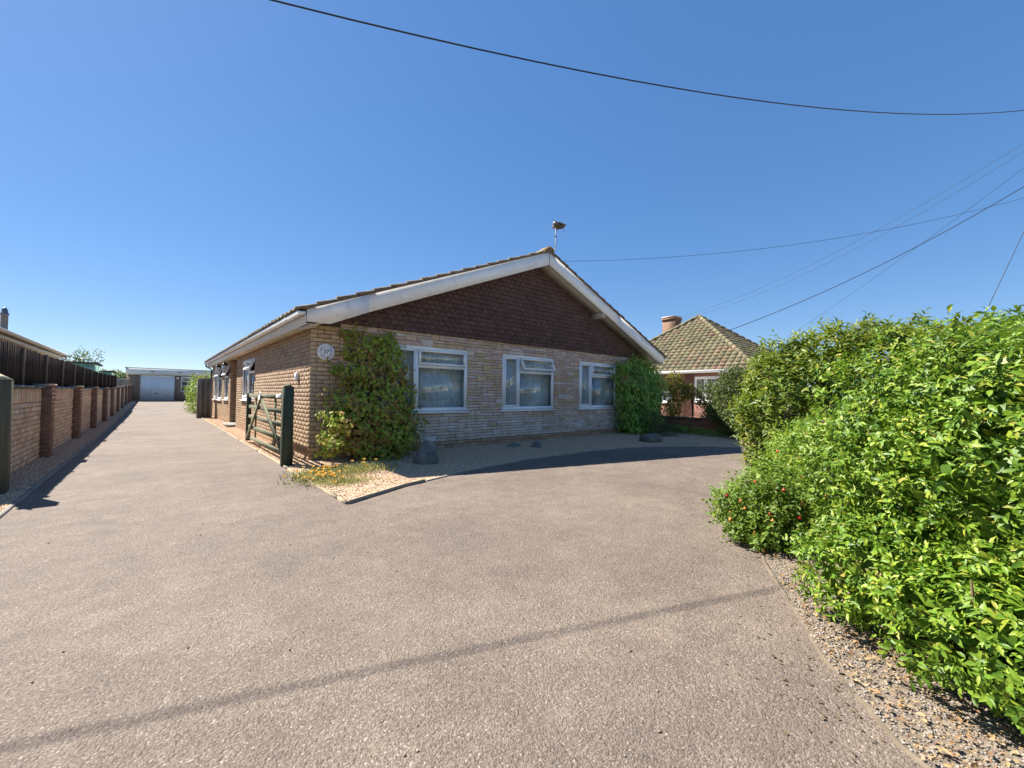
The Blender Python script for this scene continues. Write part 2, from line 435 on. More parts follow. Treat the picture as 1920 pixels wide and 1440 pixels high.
MT['edge_brown'] = mat_plain('weathered_edging', (0.155, 0.125, 0.09), 0.95, 12, 0.3, 0.5, 80, 0.15, dirt=(0.12, 0.09, 0.06), dirt_scale=7, dirt_lo=0.45)
MT['coping'] = mat_piece('coping_slate', [(0.13, 0.14, 0.155), (0.16, 0.17, 0.185), (0.11, 0.12, 0.13)], 0.7, 6, 0.2)
MT['pier_cap'] = mat_piece('pier_cap', [(0.40, 0.31, 0.23), (0.46, 0.36, 0.27)], 0.85, 8, 0.2)
MT['gravel_base'] = mat_piece('gravel_base', [(0.47, 0.33, 0.21), (0.51, 0.36, 0.24)], 0.95, 60, 0.35, 120, 0.9, 0.01)
MT['gravel'] = mat_piece('gravel_stones', [(0.60, 0.41, 0.26), (0.70, 0.51, 0.34), (0.46, 0.27, 0.17), (0.76, 0.62, 0.46), (0.53, 0.34, 0.22), (0.64, 0.49, 0.36)], 0.85, 40, 0.15, gain=0.95)
MT['gravel_grey'] = mat_piece('bed_stones', [(0.34, 0.30, 0.26), (0.46, 0.41, 0.36), (0.27, 0.22, 0.18), (0.54, 0.48, 0.41), (0.42, 0.31, 0.22), (0.46, 0.36, 0.25)], 0.85, 40, 0.15, gain=0.66)
MT['soil'] = mat_piece('bed_soil', [(0.19, 0.15, 0.11), (0.22, 0.175, 0.13)], 0.95, 30, 0.4, 120, 0.9, 0.01)
MT['dead_leaf'] = mat_leaf('dead_leaves', [(0.42, 0.26, 0.11), (0.52, 0.36, 0.17), (0.30, 0.15, 0.07), (0.55, 0.42, 0.24), (0.40, 0.17, 0.06)], 0.8, 0.15, 0.2, (0.4, 0.2, 0.05))
MT['rock'] = mat_plain('dark_rock', (0.155, 0.15, 0.135), 0.9, 7, 0.4, 0.9, 25, 0.25, dirt=(0.17, 0.16, 0.12), dirt_scale=4)
MT['ground'] = mat_plain('ground', (0.24, 0.215, 0.12), 0.95, 0.6, 0.35, 0.5, 30, 0.1)
MT['road'] = mat_plain('road_surface', (0.25, 0.24, 0.225), 0.9, 2, 0.15, 0.4, 120, 0.2)
MT['paving'] = mat_plain('paving', (0.46, 0.42, 0.37), 0.9, 3, 0.15, 0.3, 60, 0.2)
MT['curtain'] = mat_plain('net_curtain', (0.84, 0.84, 0.80), 0.9, 14, 0.12, 0.0, 40, 0.1)
MT['interior'] = mat_plain('interior_plaster', (0.45, 0.42, 0.38), 0.9, 3, 0.05, 0.0)
MT['bark'] = mat_plain('bark', (0.12, 0.085, 0.055), 0.95, 20, 0.3, 0.8, 40, 0.1)
MT['twig'] = mat_plain('twig', (0.16, 0.10, 0.065), 0.9, 20, 0.3, 0.3, 60, 0.2)
MT['door_white'] = mat_plain('white_garage_door', (0.80, 0.81, 0.83), 0.45, 2, 0.04, 0.05)
MT['fascia_blue'] = mat_plain('white_fascia', (0.74, 0.75, 0.78), 0.5, 2, 0.06, 0.05)
MT['mint'] = mat_plain('mint_paint', (0.27, 0.48, 0.40), 0.7, 3, 0.1, 0.1)
MT['felt'] = mat_plain('roof_felt', (0.055, 0.06, 0.065), 0.9, 10, 0.25, 0.4)
MT['slate'] = mat_plain('slate_roof', (0.13, 0.115, 0.105), 0.8, 5, 0.25, 0.4)
MT['pot'] = mat_plain('terracotta', (0.42, 0.20, 0.11), 0.85, 8, 0.15, 0.3)
MT['ceramic'] = mat_plain('glazed_ceramic', (0.82, 0.82, 0.84), 0.15, 4, 0.03, 0.0)
MT['ink'] = mat_plain('blue_black_ink', (0.02, 0.03, 0.035), 0.3, 4, 0.05, 0.0)
MT['lilac'] = mat_piece('lilac_glaze', [(0.30, 0.27, 0.42), (0.42, 0.37, 0.53), (0.22, 0.22, 0.33), (0.36, 0.42, 0.36)], 0.25, 20, 0.1, bstr=0.0)
MT['lamp_glass'] = mat_plain('lantern_glass', (0.55, 0.57, 0.58), 0.1, 3, 0.02, 0.0)

LEAF_HEDGE = mat_leaf('hedge_leaf', [(0.034, 0.075, 0.009), (0.06, 0.122, 0.011), (0.09, 0.168, 0.014), (0.12, 0.205, 0.017), (0.16, 0.245, 0.021), (0.22, 0.275, 0.028), (0.31, 0.22, 0.06)], 0.46, 0.22, 0.32, (0.24, 0.42, 0.03), 3.0, 0.22, 1.05)
LEAF_LAUREL = mat_leaf('laurel_leaf', [(0.045, 0.085, 0.016), (0.07, 0.12, 0.02), (0.10, 0.155, 0.024), (0.13, 0.185, 0.028), (0.18, 0.22, 0.034), (0.40, 0.33, 0.04)], 0.42, 0.28, 0.3, (0.40, 0.48, 0.03), 2.0, 0.22, 1.05)
LEAF_ROSE = mat_leaf('rose_leaf', [(0.08, 0.145, 0.02), (0.12, 0.20, 0.026), (0.06, 0.11, 0.016), (0.17, 0.245, 0.034), (0.26, 0.27, 0.045)], 0.5, 0.35, 0.35, (0.38, 0.52, 0.03), 3.0, 0.3, 1.4)
LEAF_VINE = mat_leaf('vine_leaf', [(0.07, 0.12, 0.02), (0.12, 0.20, 0.028), (0.19, 0.27, 0.035), (0.25, 0.29, 0.045), (0.24, 0.17, 0.05), (0.30, 0.16, 0.06), (0.17, 0.09, 0.04)], 0.6, 0.3, 0.2, (0.38, 0.42, 0.05), 2.2, 0.5, 1.35)
LEAF_IVY = mat_leaf('climber_leaf', [(0.08, 0.15, 0.02), (0.13, 0.22, 0.026), (0.06, 0.115, 0.016), (0.18, 0.27, 0.034), (0.24, 0.31, 0.045)], 0.38, 0.3, 0.45, (0.3, 0.46, 0.05), 3.0, 0.3, 2.0)
LEAF_SHRUB = mat_leaf('shrub_leaf', [(0.075, 0.12, 0.026), (0.11, 0.15, 0.034), (0.055, 0.085, 0.022), (0.15, 0.185, 0.045)], 0.45, 0.3, 0.4, (0.3, 0.36, 0.06))
LEAF_GOLD = mat_leaf('golden_leaf', [(0.20, 0.21, 0.035), (0.27, 0.25, 0.045), (0.16, 0.19, 0.035), (0.33, 0.25, 0.06)], 0.5, 0.35, 0.35, (0.5, 0.45, 0.06))
LEAF_BRIGHT = mat_leaf('bright_hedge_leaf', [(0.13, 0.22, 0.022), (0.19, 0.28, 0.03), (0.09, 0.165, 0.018), (0.27, 0.34, 0.045)], 0.45, 0.35, 0.4, (0.42, 0.56, 0.05))
LEAF_GREY = mat_leaf('grey_green_leaf', [(0.10, 0.12, 0.055), (0.14, 0.16, 0.08), (0.075, 0.09, 0.04)], 0.6, 0.25, 0.25, (0.2, 0.25, 0.08))
LEAF_TREE = mat_leaf('tree_leaf', [(0.07, 0.115, 0.028), (0.11, 0.16, 0.036), (0.05, 0.09, 0.022)], 0.5, 0.3, 0.35, (0.28, 0.38, 0.06))
WEED = mat_leaf('weed_leaf', [(0.22, 0.26, 0.09), (0.30, 0.32, 0.12), (0.17, 0.22, 0.08), (0.46, 0.40, 0.18), (0.55, 0.45, 0.22)], 0.6, 0.35, 0.3, (0.4, 0.42, 0.1))
PETAL = mat_leaf('orange_petal', [(0.75, 0.36, 0.02), (0.82, 0.46, 0.03), (0.70, 0.28, 0.02)], 0.5, 0.35, 0.3, (0.9, 0.5, 0.05))
PINK = mat_leaf('pink_petal', [(0.62, 0.10, 0.28), (0.68, 0.16, 0.34)], 0.5, 0.35, 0.3, (0.8, 0.2, 0.4))
BLUSH = mat_leaf('blush_petal', [(0.78, 0.42, 0.32), (0.82, 0.50, 0.40)], 0.5, 0.35, 0.3, (0.9, 0.5, 0.4))
HIP = mat_plain('rose_hip', (0.50, 0.035, 0.02), 0.3, 9, 0.25, 0.0)
HIP_ORANGE = mat_plain('orange_rose_hip', (0.62, 0.20, 0.03), 0.35, 9, 0.25, 0.0)

# ------------------------------------------------------------------ foliage tools
LT_V = np.array([(0,0,0),(-.42,.30,.07),(0,.30,0),(.42,.30,.07),(-.40,.62,.05),(0,.62,-.02),(.40,.62,.05),(0,1,-.13)], np.float32)
LT_T = np.array([(0,2,1),(0,3,2),(4,5,7),(5,6,7)], np.int32)
LT_Q = np.array([(1,2,5,4),(2,3,6,5)], np.int32)
LR_V = np.array([(0,0,0),(-.48,.42,.06),(0,1,-.08),(.48,.42,.06)], np.float32)
LR_T = np.array([(0,3,1),(1,3,2)], np.int32)

def unit(a): return a/np.maximum(np.linalg.norm(a, axis=-1, keepdims=True), 1e-9)

def leaf_mesh(name, P, Dr, Nm, L, W, simple=False):
    TV, TT, TQ = (LR_V, LR_T, None) if simple else (LT_V, LT_T, LT_Q)
    Dr = unit(Dr); Nm = unit(Nm - (Nm*Dr).sum(1, keepdims=True)*Dr); S = np.cross(Dr, Nm)
    V = (P[:, None, :] + S[:, None, :]*(W[:, None]*TV[:, 0])[:, :, None] + Dr[:, None, :]*(L[:, None]*TV[:, 1])[:, :, None]
         + Nm[:, None, :]*(L[:, None]*TV[:, 2])[:, :, None])
    k = len(TV); off = (np.arange(len(P))*k)[:, None, None]
    T = (TT[None]+off).reshape(-1, 3); Q = None if TQ is None else (TQ[None]+off).reshape(-1, 4)
    return np_mesh(name, V.reshape(-1, 3), T, Q)

def blob_points(blobs, n, depth=(0.72, 1.06), lump=0.12, seed=0, tol=0.86):
    """points in a shell under the surface of a union of ellipsoids, with outward normals"""
    r = np.random.default_rng(seed)
    B = np.array(blobs, float); C = B[:, :3]; Rr = B[:, 3:6]
    area = (Rr[:, 0]*Rr[:, 1]+Rr[:, 1]*Rr[:, 2]+Rr[:, 0]*Rr[:, 2])
    outP = []; outN = []; outF = []; tot = 0
    while tot < n:
        m_ = n*2
        bi = r.choice(len(B), m_, p=area/area.sum())
        d = unit(r.normal(size=(m_, 3)))
        f = depth[0]+(depth[1]-depth[0])*np.sqrt(r.random(m_))
        ph = C[bi]*3.1
        lum = 1+lump*(np.sin(d[:, 0]*5.3+ph[:, 0])*np.sin(d[:, 1]*6.1+ph[:, 1])+0.7*np.sin(d[:, 2]*8.7+ph[:, 2]+d[:, 0]*4))
        P = C[bi]+d*Rr[bi]*(f*lum)[:, None]
        N = unit(d/Rr[bi])
        ok = np.ones(m_, bool)
        for j in range(len(B)):
            q = (((P-C[j])/Rr[j])**2).sum(1)
            ok &= ~((q < tol**2) & (bi != j) & (q < (f*lum)**2*0.9))
        outP.append(P[ok]); outN.append(N[ok]); outF.append(f[ok]); tot += ok.sum()
    return np.concatenate(outP)[:n], np.concatenate(outN)[:n], np.concatenate(outF)[:n]

def shoots(P, N, per, slen, llen, asp, r, up=0.6, spread=0.5, droop=0.25):
    """turn shoot roots into leaves set in pairs along each shoot"""
    n = len(P)
    ax = unit(N*0.8 + np.array([0, 0, up]) + r.normal(size=(n, 3))*spread)
    s1 = unit(np.cross(ax, r.normal(size=(n, 3))))
    s2 = np.cross(ax, s1)
    Pl, Dl, Nl, Ll, Wl = [], [], [], [], []
    sl_ = slen*(0.6+0.8*r.random(n))
    for k in range(per):
        t = (k//2+0.3)/((per+1)//2)
        a = (k % 2)*math.pi + (k//2)*1.9 + r.normal(size=n)*0.3
        rad = s1*np.cos(a)[:, None]+s2*np.sin(a)[:, None]
        p = P+ax*(sl_*t)[:, None]
        d = unit(rad*1.0+ax*(0.35+0.5*t)+np.array([0, 0, -droop])+r.normal(size=(n, 3))*0.22)
        nn = unit(ax*0.9+np.array([0, 0, 0.35])+r.normal(size=(n, 3))*0.35)
        L = llen*(0.7+0.55*r.random(n))*(1.0-0.35*t)
        Pl.append(p); Dl.append(d); Nl.append(nn); Ll.append(L); Wl.append(L*asp*(0.8+0.4*r.random(n)))
    return [np.concatenate(x) for x in (Pl, Dl, Nl, Ll, Wl)]

LEAFPROTO = {}
def leaf_proto(mat):
    if mat.name not in LEAFPROTO:
        L = []
        for k in range(3):
            V = LT_V.copy(); V[:, 2] *= (0.6, 1.0, 1.7)[k]; V[7, 2] -= (0.0, 0.06, 0.12)[k]
            me = np_mesh('leaf', V, LT_T, LT_Q); me.materials.append(mat); L.append(me)
        LEAFPROTO[mat.name] = L
    return LEAFPROTO[mat.name]

CAMV = np.array(CAM)
def foliage(parent, data, mat, out=None, n_obj=300, simple=False, part='foliage', clip=None):
    """the n_obj leaves that show largest become objects of their own, the rest one stuff part"""
    P, Dr, Nm, L, W = data
    ok = P[:, 2] > 0.015
    if clip is not None: ok &= clip(P)
    P, Dr, Nm, L, W = [x[ok] for x in (P, Dr, Nm, L, W)]
    if out is not None: out = out[ok]
    sel = np.zeros(len(P), bool)
    if n_obj:
        v = CAMV-P; dist = np.linalg.norm(v, axis=1)
        fx = P-CAMV; zc = fx@np.array(F_); xc = fx@np.array(R_); yc = fx@np.array(D_)
        inside = (zc > 0.3) & (np.abs(xc) < zc*1.24) & (np.abs(yc) < zc*0.93)
        face = np.abs((unit(Nm)*unit(v)).sum(1))
        score = L/dist*(0.4+face)*inside
        if out is not None: score = score*(out > 0.2)
        pick = np.argsort(-score)[:n_obj*3]
        pick = np.random.default_rng(3).permutation(pick)[:n_obj]
        sel[pick] = True
        protos = leaf_proto(mat)
        base = WORLD.get(parent.name, Vector((0, 0, 0)))
        D1 = unit(Dr[pick]); N1 = unit(Nm[pick]-(Nm[pick]*D1).sum(1, keepdims=True)*D1); S1 = np.cross(D1, N1)
        for i, j in enumerate(pick):
            o = bpy.data.objects.new('leaf', protos[i % 3]); COL.objects.link(o)
            o.parent = parent
            w_, l_ = float(W[j]), float(L[j])
            mm = Matrix(((S1[i,0]*w_, D1[i,0]*l_, N1[i,0]*l_, P[j,0]-base[0]), (S1[i,1]*w_, D1[i,1]*l_, N1[i,1]*l_, P[j,1]-base[1]),
                         (S1[i,2]*w_, D1[i,2]*l_, N1[i,2]*l_, P[j,2]-base[2]), (0, 0, 0, 1)))
            o.matrix_local = mm
    k = ~sel
    return obj(part, leaf_mesh(part, P[k], Dr[k], Nm[k], L[k], W[k], simple), mat, parent, kind='stuff')

def camside(P, N):
    return (N*unit(CAMV-P)).sum(1)

def branches(parent, base, tips, r0, mat, name='branches', seed=1):
    r = np.random.default_rng(seed); mb = MB()
    for tp in tips:
        b = Vector(base)+Vector((r.normal()*0.06, r.normal()*0.06, 0)); t = Vector(tp)
        mid = (b+t)/2+Vector((r.normal()*0.12, r.normal()*0.12, 0.1*abs(r.normal())))
        q = [b, b.lerp(mid, .5)+Vector((r.normal()*.03, r.normal()*.03, 0)), mid, mid.lerp(t, .5)+Vector((r.normal()*.04, r.normal()*.04, .02)), t]
        mb.tube(q, [r0, r0*.8, r0*.6, r0*.4, r0*.15], 5)
    return mb.build(name, mat, parent, smooth=True)

# ------------------------------------------------------------------ wall pieces
def piece_mesh(cache, su, sv, depth, ch, dim):
    """block of size su (along wall) x sv (up), chamfered front at +n; dim maps (u, n, v) to xyz"""
    key = (round(su, 3), round(sv, 3), dim)
    if key in cache: return cache[key]
    u, v = su/2, sv/2
    loc = [(-u, -depth, -v), (u, -depth, -v), (u, -depth, v), (-u, -depth, v),
           (-u, -ch, -v), (u, -ch, -v), (u, -ch, v), (-u, -ch, v),
           (-u+ch, 0, -v+ch), (u-ch, 0, -v+ch), (u-ch, 0, v-ch), (-u+ch, 0, v-ch)]
    cache[key] = loc
    return loc
PQ = [(8, 9, 10, 11)] + [(a, (a+1) % 4, 4+(a+1) % 4, 4+a) for a in range(4)] + [(4+a, 4+(a+1) % 4, 8+(a+1) % 4, 8+a) for a in range(4)]

def lay_pieces(name, parent, rects, origin, u, n, mat, depth=0.03, ch=0.006, n_obj=300, jit=0.003, rest_name=None, seed=0):
    """rects (u0,u1,v0,v1) on a wall plane through origin; outer face at the plane. nearest n_obj become objects"""
    r = np.random.default_rng(seed)
    u = Vector(u); n = Vector(n); o0 = Vector(origin); upv = Vector((0, 0, 1))
    info = []
    for (a, b, c, d) in rects:
        p = o0+u*((a+b)/2)+upv*((c+d)/2)+n*float(r.uniform(-jit, jit))
        info.append((p, b-a, d-c, (p-CAM).length))
    order = sorted(range(len(info)), key=lambda i: info[i][3])
    cache = {}; meshes = {}
    flip = u.cross(n).dot(upv) > 0
    def world(loc): return [u*x+n*y+upv*z for (x, y, z) in loc]
    quads = [tuple(reversed(f)) for f in PQ] if flip else PQ
    rest = MB()
    for rank, i in enumerate(order):
        p, su, sv, _ = info[i]
        loc = piece_mesh(cache, su, sv, depth, min(ch, su*0.2, sv*0.2), 0)
        if rank < n_obj:
            key = (round(su, 3), round(sv, 3))
            if key not in meshes:
                b = MB(); b.raw(world(loc), quads=quads); me = b.mesh(name); me.materials.append(mat); meshes[key] = me
            obj(name, meshes[key], None, parent, p)
        else:
            rest.raw([q+p for q in world(loc)], quads=quads)
    if rest.n:
        rest.build(rest_name or name+'s', mat, parent, kind='stuff')

def brick_rects(L, H, holes=(), course=0.075, bl=0.225, mort=0.011, header=False, v0=0.0, u0=0.0, seed=0):
    r = random.Random(seed); out = []
    nrow = int(round(H/course))
    for k in range(nrow):
        z0 = v0+k*course; z1 = z0+course-mort
        x = u0-(bl/2 if k % 2 else 0)
        while x < u0+L-0.02:
            a, b = max(x, u0), min(x+bl-mort, u0+L)
            x += bl
            if b-a < 0.03: continue
            segs = [(a, b)]
            for (h0, h1, g0, g1) in holes:
                if z1 <= g0+0.01 or z0 >= g1-0.01: continue
                ns = []
                for (s, e) in segs:
                    if e <= h0 or s >= h1: ns.append((s, e)); continue
                    if s < h0-0.02: ns.append((s, h0))
                    if e > h1+0.02: ns.append((h1, e))
                segs = ns
            for s, e in segs: out.append((s, e, z0, z1))
    return out

def stone_rects(L, H, holes, u0, v0, cell=0.066, mort=0.009, seed=0):
    """random coursed stone: thin courses with jumpers two courses high"""
    r = random.Random(seed); cw = 0.05
    nr = int(round(H/cell)); ch = H/nr; nc = int(round(L/cw)); cw = L/nc
    occ = [[False]*nc for _ in range(nr)]
    def blocked(i, j):
        x = u0+(j+.5)*cw; z = v0+(i+.5)*ch
        return any(h0 < x < h1 and g0 < z < g1 for (h0, h1, g0, g1) in holes)
    out = []
    for i in range(nr):
        j = 0
        while j < nc:
            if occ[i][j] or blocked(i, j): j += 1; continue
            t = r.random()
            hgt = 2 if (t < 0.11 and i+1 < nr) else 1
            wmax = r.randint(3, 6) if hgt == 2 else r.choice([4, 5, 6, 7, 8, 9, 10])
            k = 0
            while k < wmax and j+k < nc and not occ[i][j+k] and not blocked(i, j+k) and (hgt == 1 or not (occ[i+1][j+k] or blocked(i+1, j+k))): k += 1
            if k == 0 and hgt == 2:
                hgt = 1
                while k < wmax and j+k < nc and not occ[i][j+k] and not blocked(i, j+k): k += 1
            rem = 0
            while j+k+rem < nc and rem < 3 and not occ[i][j+k+rem] and not blocked(i, j+k+rem): rem += 1
            if rem < 3 and hgt == 1 and 0 < rem: k += rem
            k = max(k, 1)
            for a in range(hgt):
                for b in range(k): occ[i+a][j+b] = True
            x0 = u0+j*cw; x1 = u0+(j+k)*cw
            for (h0, h1, g0, g1) in holes:       # trim to the window reveals
                zc = v0+(i+.5)*ch
                if g0-ch < zc < g1+ch:
                    if x0 < h0 < x1+cw*0.6 and x1 > h0-cw and x0 < h0-0.02 and g0 < zc < g1: x1 = h0
                    if x1 > h1 and x0 > h1-cw*0.6 and x0 < h1+cw and g0 < zc < g1: x0 = h1
            z0 = v0+i*ch; z1 = v0+(i+hgt)*ch
            for (h0, h1, g0, g1) in holes:
                if x1 > h0+0.02 and x0 < h1-0.02:
                    if z0 < g0 < z1+ch*0.55 and z0 < g0: z1 = g0 if z1 > g0-ch*0.55 else z1
                    if z1 > g1 and z0 > g1-ch*0.55 and z0 < g1+ch*0.55: z0 = g1
            if x1-x0 > 0.03 and z1-z0 > 0.02: out.append((x0, x1-mort, z0, z1-mort))
            j += k
    return out

def wall_with_holes(mb, L, H, holes, mk, u0=0.0, v0=0.0):
    """split a wall rectangle around its openings; mk(u0,u1,v0,v1) adds one box"""
    us = sorted({u0, u0+L, *[h for q in holes for h in q[:2]]})
    for a, b in zip(us[:-1], us[1:]):
        cuts = sorted([(q[2], q[3]) for q in holes if q[0] <= a+1e-6 and q[1] >= b-1e-6])
        z = v0
        for (g0, g1) in cuts:
            if g0 > z: mk(a, b, z, g0)
            z = g1
        if z < v0+H: mk(a, b, z, v0+H)

# ------------------------------------------------------------------ window builder
def make_window(parent, o, u, n, W, H, split, tz, panes_open=(), sill=True, dep=0.07, mats=('upvc', 'glass'), light_h=None, grid=False, openang=24):
    """casement window: tall light beside a fixed light with a top-hung fanlight. o = lower left corner on the wall plane, u right, n outwards"""
    o, u, n = Vector(o), Vector(u), Vector(n); z = Vector((0, 0, 1))
    win = bpy.data.objects.new('window', None); win.empty_display_size = 0.1
    link(win, parent, o)
    fr, gl = MT[mats[0]], MT[mats[1]]
    base = o - n*dep
    def P(a, b, c): return base+u*a+z*b+n*c
    def bx(mb, a0, a1, b0, b1, c0, c1):
        V = [P(a, b, c) for c in (c0, c1) for (a, b) in ((a0, b0), (a1, b0), (a1, b1), (a0, b1))]
        q = [(3,2,1,0),(4,5,6,7),(0,1,5,4),(1,2,6,5),(2,3,7,6),(3,0,4,7)]
        if u.cross(z).dot(n) < 0: q = [tuple(reversed(f)) for f in q]
        mb.raw(V, quads=q)
    f = 0.062
    mb = MB()
    bx(mb, 0, W, 0, f, 0, .06); bx(mb, 0, W, H-f, H, 0, .06)
    bx(mb, 0, f, f, H-f, 0, .06); bx(mb, W-f, W, f, H-f, 0, .06)
    cells = []
    if split:
        bx(mb, split-.03, split+.03, f, H-f, 0, .058)
        cells.append((f, split-.03, f, H-f, 'sash'))
        lo = split+.03
    else: lo = f
    if tz:
        bx(mb, lo, W-f, tz-.025, tz+.025, 0, .056)
        cells.append((lo, W-f, f, tz-.025, 'fixed')); cells.append((lo, W-f, tz+.025, H-f, 'fan'))
    else: cells.append((lo, W-f, f, H-f, 'fixed'))
    mb.build('frame', fr, win)
    for ci, (a0, a1, b0, b1, kind) in enumerate(cells):
        if kind == 'fixed':
            g = MB(); bx(g, a0, a1, b0, b1, .024, .030); g.build('pane', gl, win)
            t = MB(); e = .012
            bx(t, a0, a1, b0, b0+e, .031, .046); bx(t, a0, a1, b1-e, b1, .031, .046); bx(t, a0, a0+e, b0+e, b1-e, .031, .046); bx(t, a1-e, a1, b0+e, b1-e, .031, .046)
            t.build('glazing_bead', fr, win)
            continue
        # opening sash: own frame and pane, hinged
        s = MB(); e = .05
        k0 = .020 if kind == 'sash' else .040
        bx(s, a0+.004, a1-.004, b0+.004, b0+e, k0, k0+.05); bx(s, a0+.004, a1-.004, b1-e, b1-.004, k0, k0+.05)
        bx(s, a0+.004, a0+e, b0+e, b1-e, k0, k0+.05); bx(s, a1-e, a1-.004, b0+e, b1-e, k0, k0+.05)
        g = MB(); bx(g, a0+e, a1-e, b0+e, b1-e, k0+.02, k0+.027)
        h = None
        if kind == 'fan' and 'fan' in panes_open:
            piv = P((a0+a1)/2, b1, k0+.02)
            ax = u if u.cross(z).dot(n) > 0 else -u
            R = Matrix.Translation(piv) @ Matrix.Rotation(math.radians(-openang), 4, ax) @ Matrix.Translation(-piv)
            # choose the rotation that swings the foot outwards
            tst = (R @ P((a0+a1)/2, b0, k0))-P((a0+a1)/2, b0, k0)
            if tst.dot(n) < 0:
                R = Matrix.Translation(piv) @ Matrix.Rotation(math.radians(openang), 4, ax) @ Matrix.Translation(-piv)
            s.v = [tuple(R @ Vector(p)) for p in s.v]; g.v = [tuple(R @ Vector(p)) for p in g.v]
        sash = s.build('fanlight' if kind == 'fan' else 'casement', fr, win)
        g.build('pane', gl, win)
    if sill:
        t = MB()
        a0, a1 = -.05, W+.05
        prof = [(-.02, -.03), (dep+.055, -.05), (dep+.055, -.015), (-.02, 0.0)]
        V = [P(a, b, c) for a in (a0, a1) for (c, b) in prof]
        q = [(0,1,2,3),(7,6,5,4),(0,4,5,1),(1,5,6,2),(2,6,7,3),(3,7,4,0)]
        t.raw(V, quads=q); t.build('sill', fr, win)
    return win

def make_curtain(label, o, u, n, W, H, back, seed=0, gap=None):
    """net curtain hanging in folds behind a window"""
    r = np.random.default_rng(seed); o, u, n = Vector(o), Vector(u), Vector(n)
    N = 160; V = []; xs = np.linspace(0, W, N)
    ph = r.random(4)*6
    d = 0.045*np.sin(xs*52+ph[0]+1.6*np.sin(xs*6+ph[1]))+0.014*np.sin(xs*101+ph[2])
    for row, zz in enumerate((0, H)):
        for i in range(N):
            V.append(o+u*float(xs[i]+(0.006*r.normal() if row == 0 else 0))+Vector((0, 0, zz))-n*(back+float(d[i])*(1.0 if row == 0 else 0.7)))
    me = np_mesh('curtain', [tuple(p) for p in V], None, [(i, i+1, N+i+1, N+i) for i in range(N-1)], True)
    return tag(obj('curtain', me, MT['curtain']), label, 'curtain', 'net curtains in the front windows')

# ================================================================== SETTING
def sheet(name, pts, z, mat, kind='structure', parent=None, ynodes=None):
    """flat polygon sheet given as a list of convex quads / polygons"""
    mb = MB()
    for poly in pts:
        n0 = len(poly)
        mb.raw([(p[0], p[1], z+rise(p[1])) for p in poly], tris=[(0, i, i+1) for i in range(1, n0-1)])
    return mb.build(name, mat, parent, kind=kind)

YB = [22, 25, 28, 31, 34, 37, 40, 43, 45, 49]
def strip(x0, x1, y0, y1):
    ys = [y0]+[y for y in YB if y0 < y < y1]+[y1]
    return [[(x0, a), (x1, a), (x1, b), (x0, b)] for a, b in zip(ys[:-1], ys[1:])]

g_ = [[(-900, -900), (900, -900), (900, 22), (-900, 22)]]
for a, b in zip(YB[:-1], YB[1:]): g_.append([(-900, a), (900, a), (900, b), (-900, b)])
g_.append([(-900, 49), (900, 49), (900, 1200), (-900, 1200)])
sheet('ground', g_, -0.04, MT['ground'])
sheet('road', [[(-150, -11.5), (150, -11.5), (150, -5.0), (-150, -5.0)]], -0.032, MT['road'])
mbk = MB(); mbk.box((-150, -5.0, -0.034), (150, -4.85, 0.03)); mbk.build('kerb', MT['concrete'], kind='structure')
sheet('pavement', [[(-150, -4.85), (150, -4.85), (150, -3.0), (-150, -3.0)]], -0.012, MT['paving'])
sheet('driveway', strip(-1.08, 1.75, -3.0, 45.0) + [[(1.75, -3.0), (13.4, -3.0), (13.4, 7.4), (1.75, 7.4)]], 0.0, MT['tarmac'])
sheet('neighbour_forecourt', [[(13.8, -3.0), (40, -3.0), (40, 18), (13.8, 18)]], -0.02, MT['paving'])

# gravel beds -------------------------------------------------------
ISL = [(1.60, 7.4), (1.60, 4.54), (2.45, 4.95), (2.81, 5.04), (3.63, 5.29), (5.16, 5.55), (7.04, 5.57), (8.55, 5.35), (9.63, 4.72), (10.4, 3.95), (11.2, 3.62), (13.4, 3.7), (13.4, 7.85)]
polyA = [[(1.60, 4.54), (2.05, 4.765), (2.05, 7.85), (1.60, 7.85)]]
for a, b in zip(ISL[2:-2], ISL[3:-1]): polyA.append([a, b, (b[0], 7.85), (a[0], 7.85)])
polyA.append([(2.05, 4.765), (2.45, 4.95), (2.45, 7.85), (2.05, 7.85)])
sheet('gravel_bed', polyA, 0.010, MT['gravel_base'])
sheet('gravel_margin', strip(1.60, 2.06, 7.85, 24.4), 0.010, MT['gravel_base'])
sheet('gravel_strip', strip(-1.52, -1.08, 3.0, 45.0), 0.010, MT['gravel_base'])
EDGE = [(1.72, -0.35), (1.80, -0.05), (1.98, 0.21), (2.18, 0.37), (2.36, 0.51), (2.84, 0.77), (3.58, 1.17), (4.6, 1.55), (6.0, 1.95), (8.0, 2.5), (9.8, 3.0), (11.2, 3.62)]
polyB = [[a, (a[0]+0.0, -2.9), (b[0], -2.9), b] for a, b in zip(EDGE[:-1], EDGE[1:])] + [[(11.2, 3.62), (11.2, -2.9), (13.4, -2.9), (13.4, 3.7)]]
sheet('planting_bed', polyB, 0.012, MT['soil'])

def in_polys(x, y, polys):
    ok = np.zeros(len(x), bool)
    for p in polys:
        c = np.zeros(len(x), bool); n0 = len(p)
        for i in range(n0):
            (x1, y1), (x2, y2) = p[i], p[(i+1) % n0]
            if y1 == y2: continue
            cr = ((y1 > y) != (y2 > y)) & (x < (x2-x1)*(y-y1)/(y2-y1)+x1)
            c ^= cr
        ok |= c
    return ok

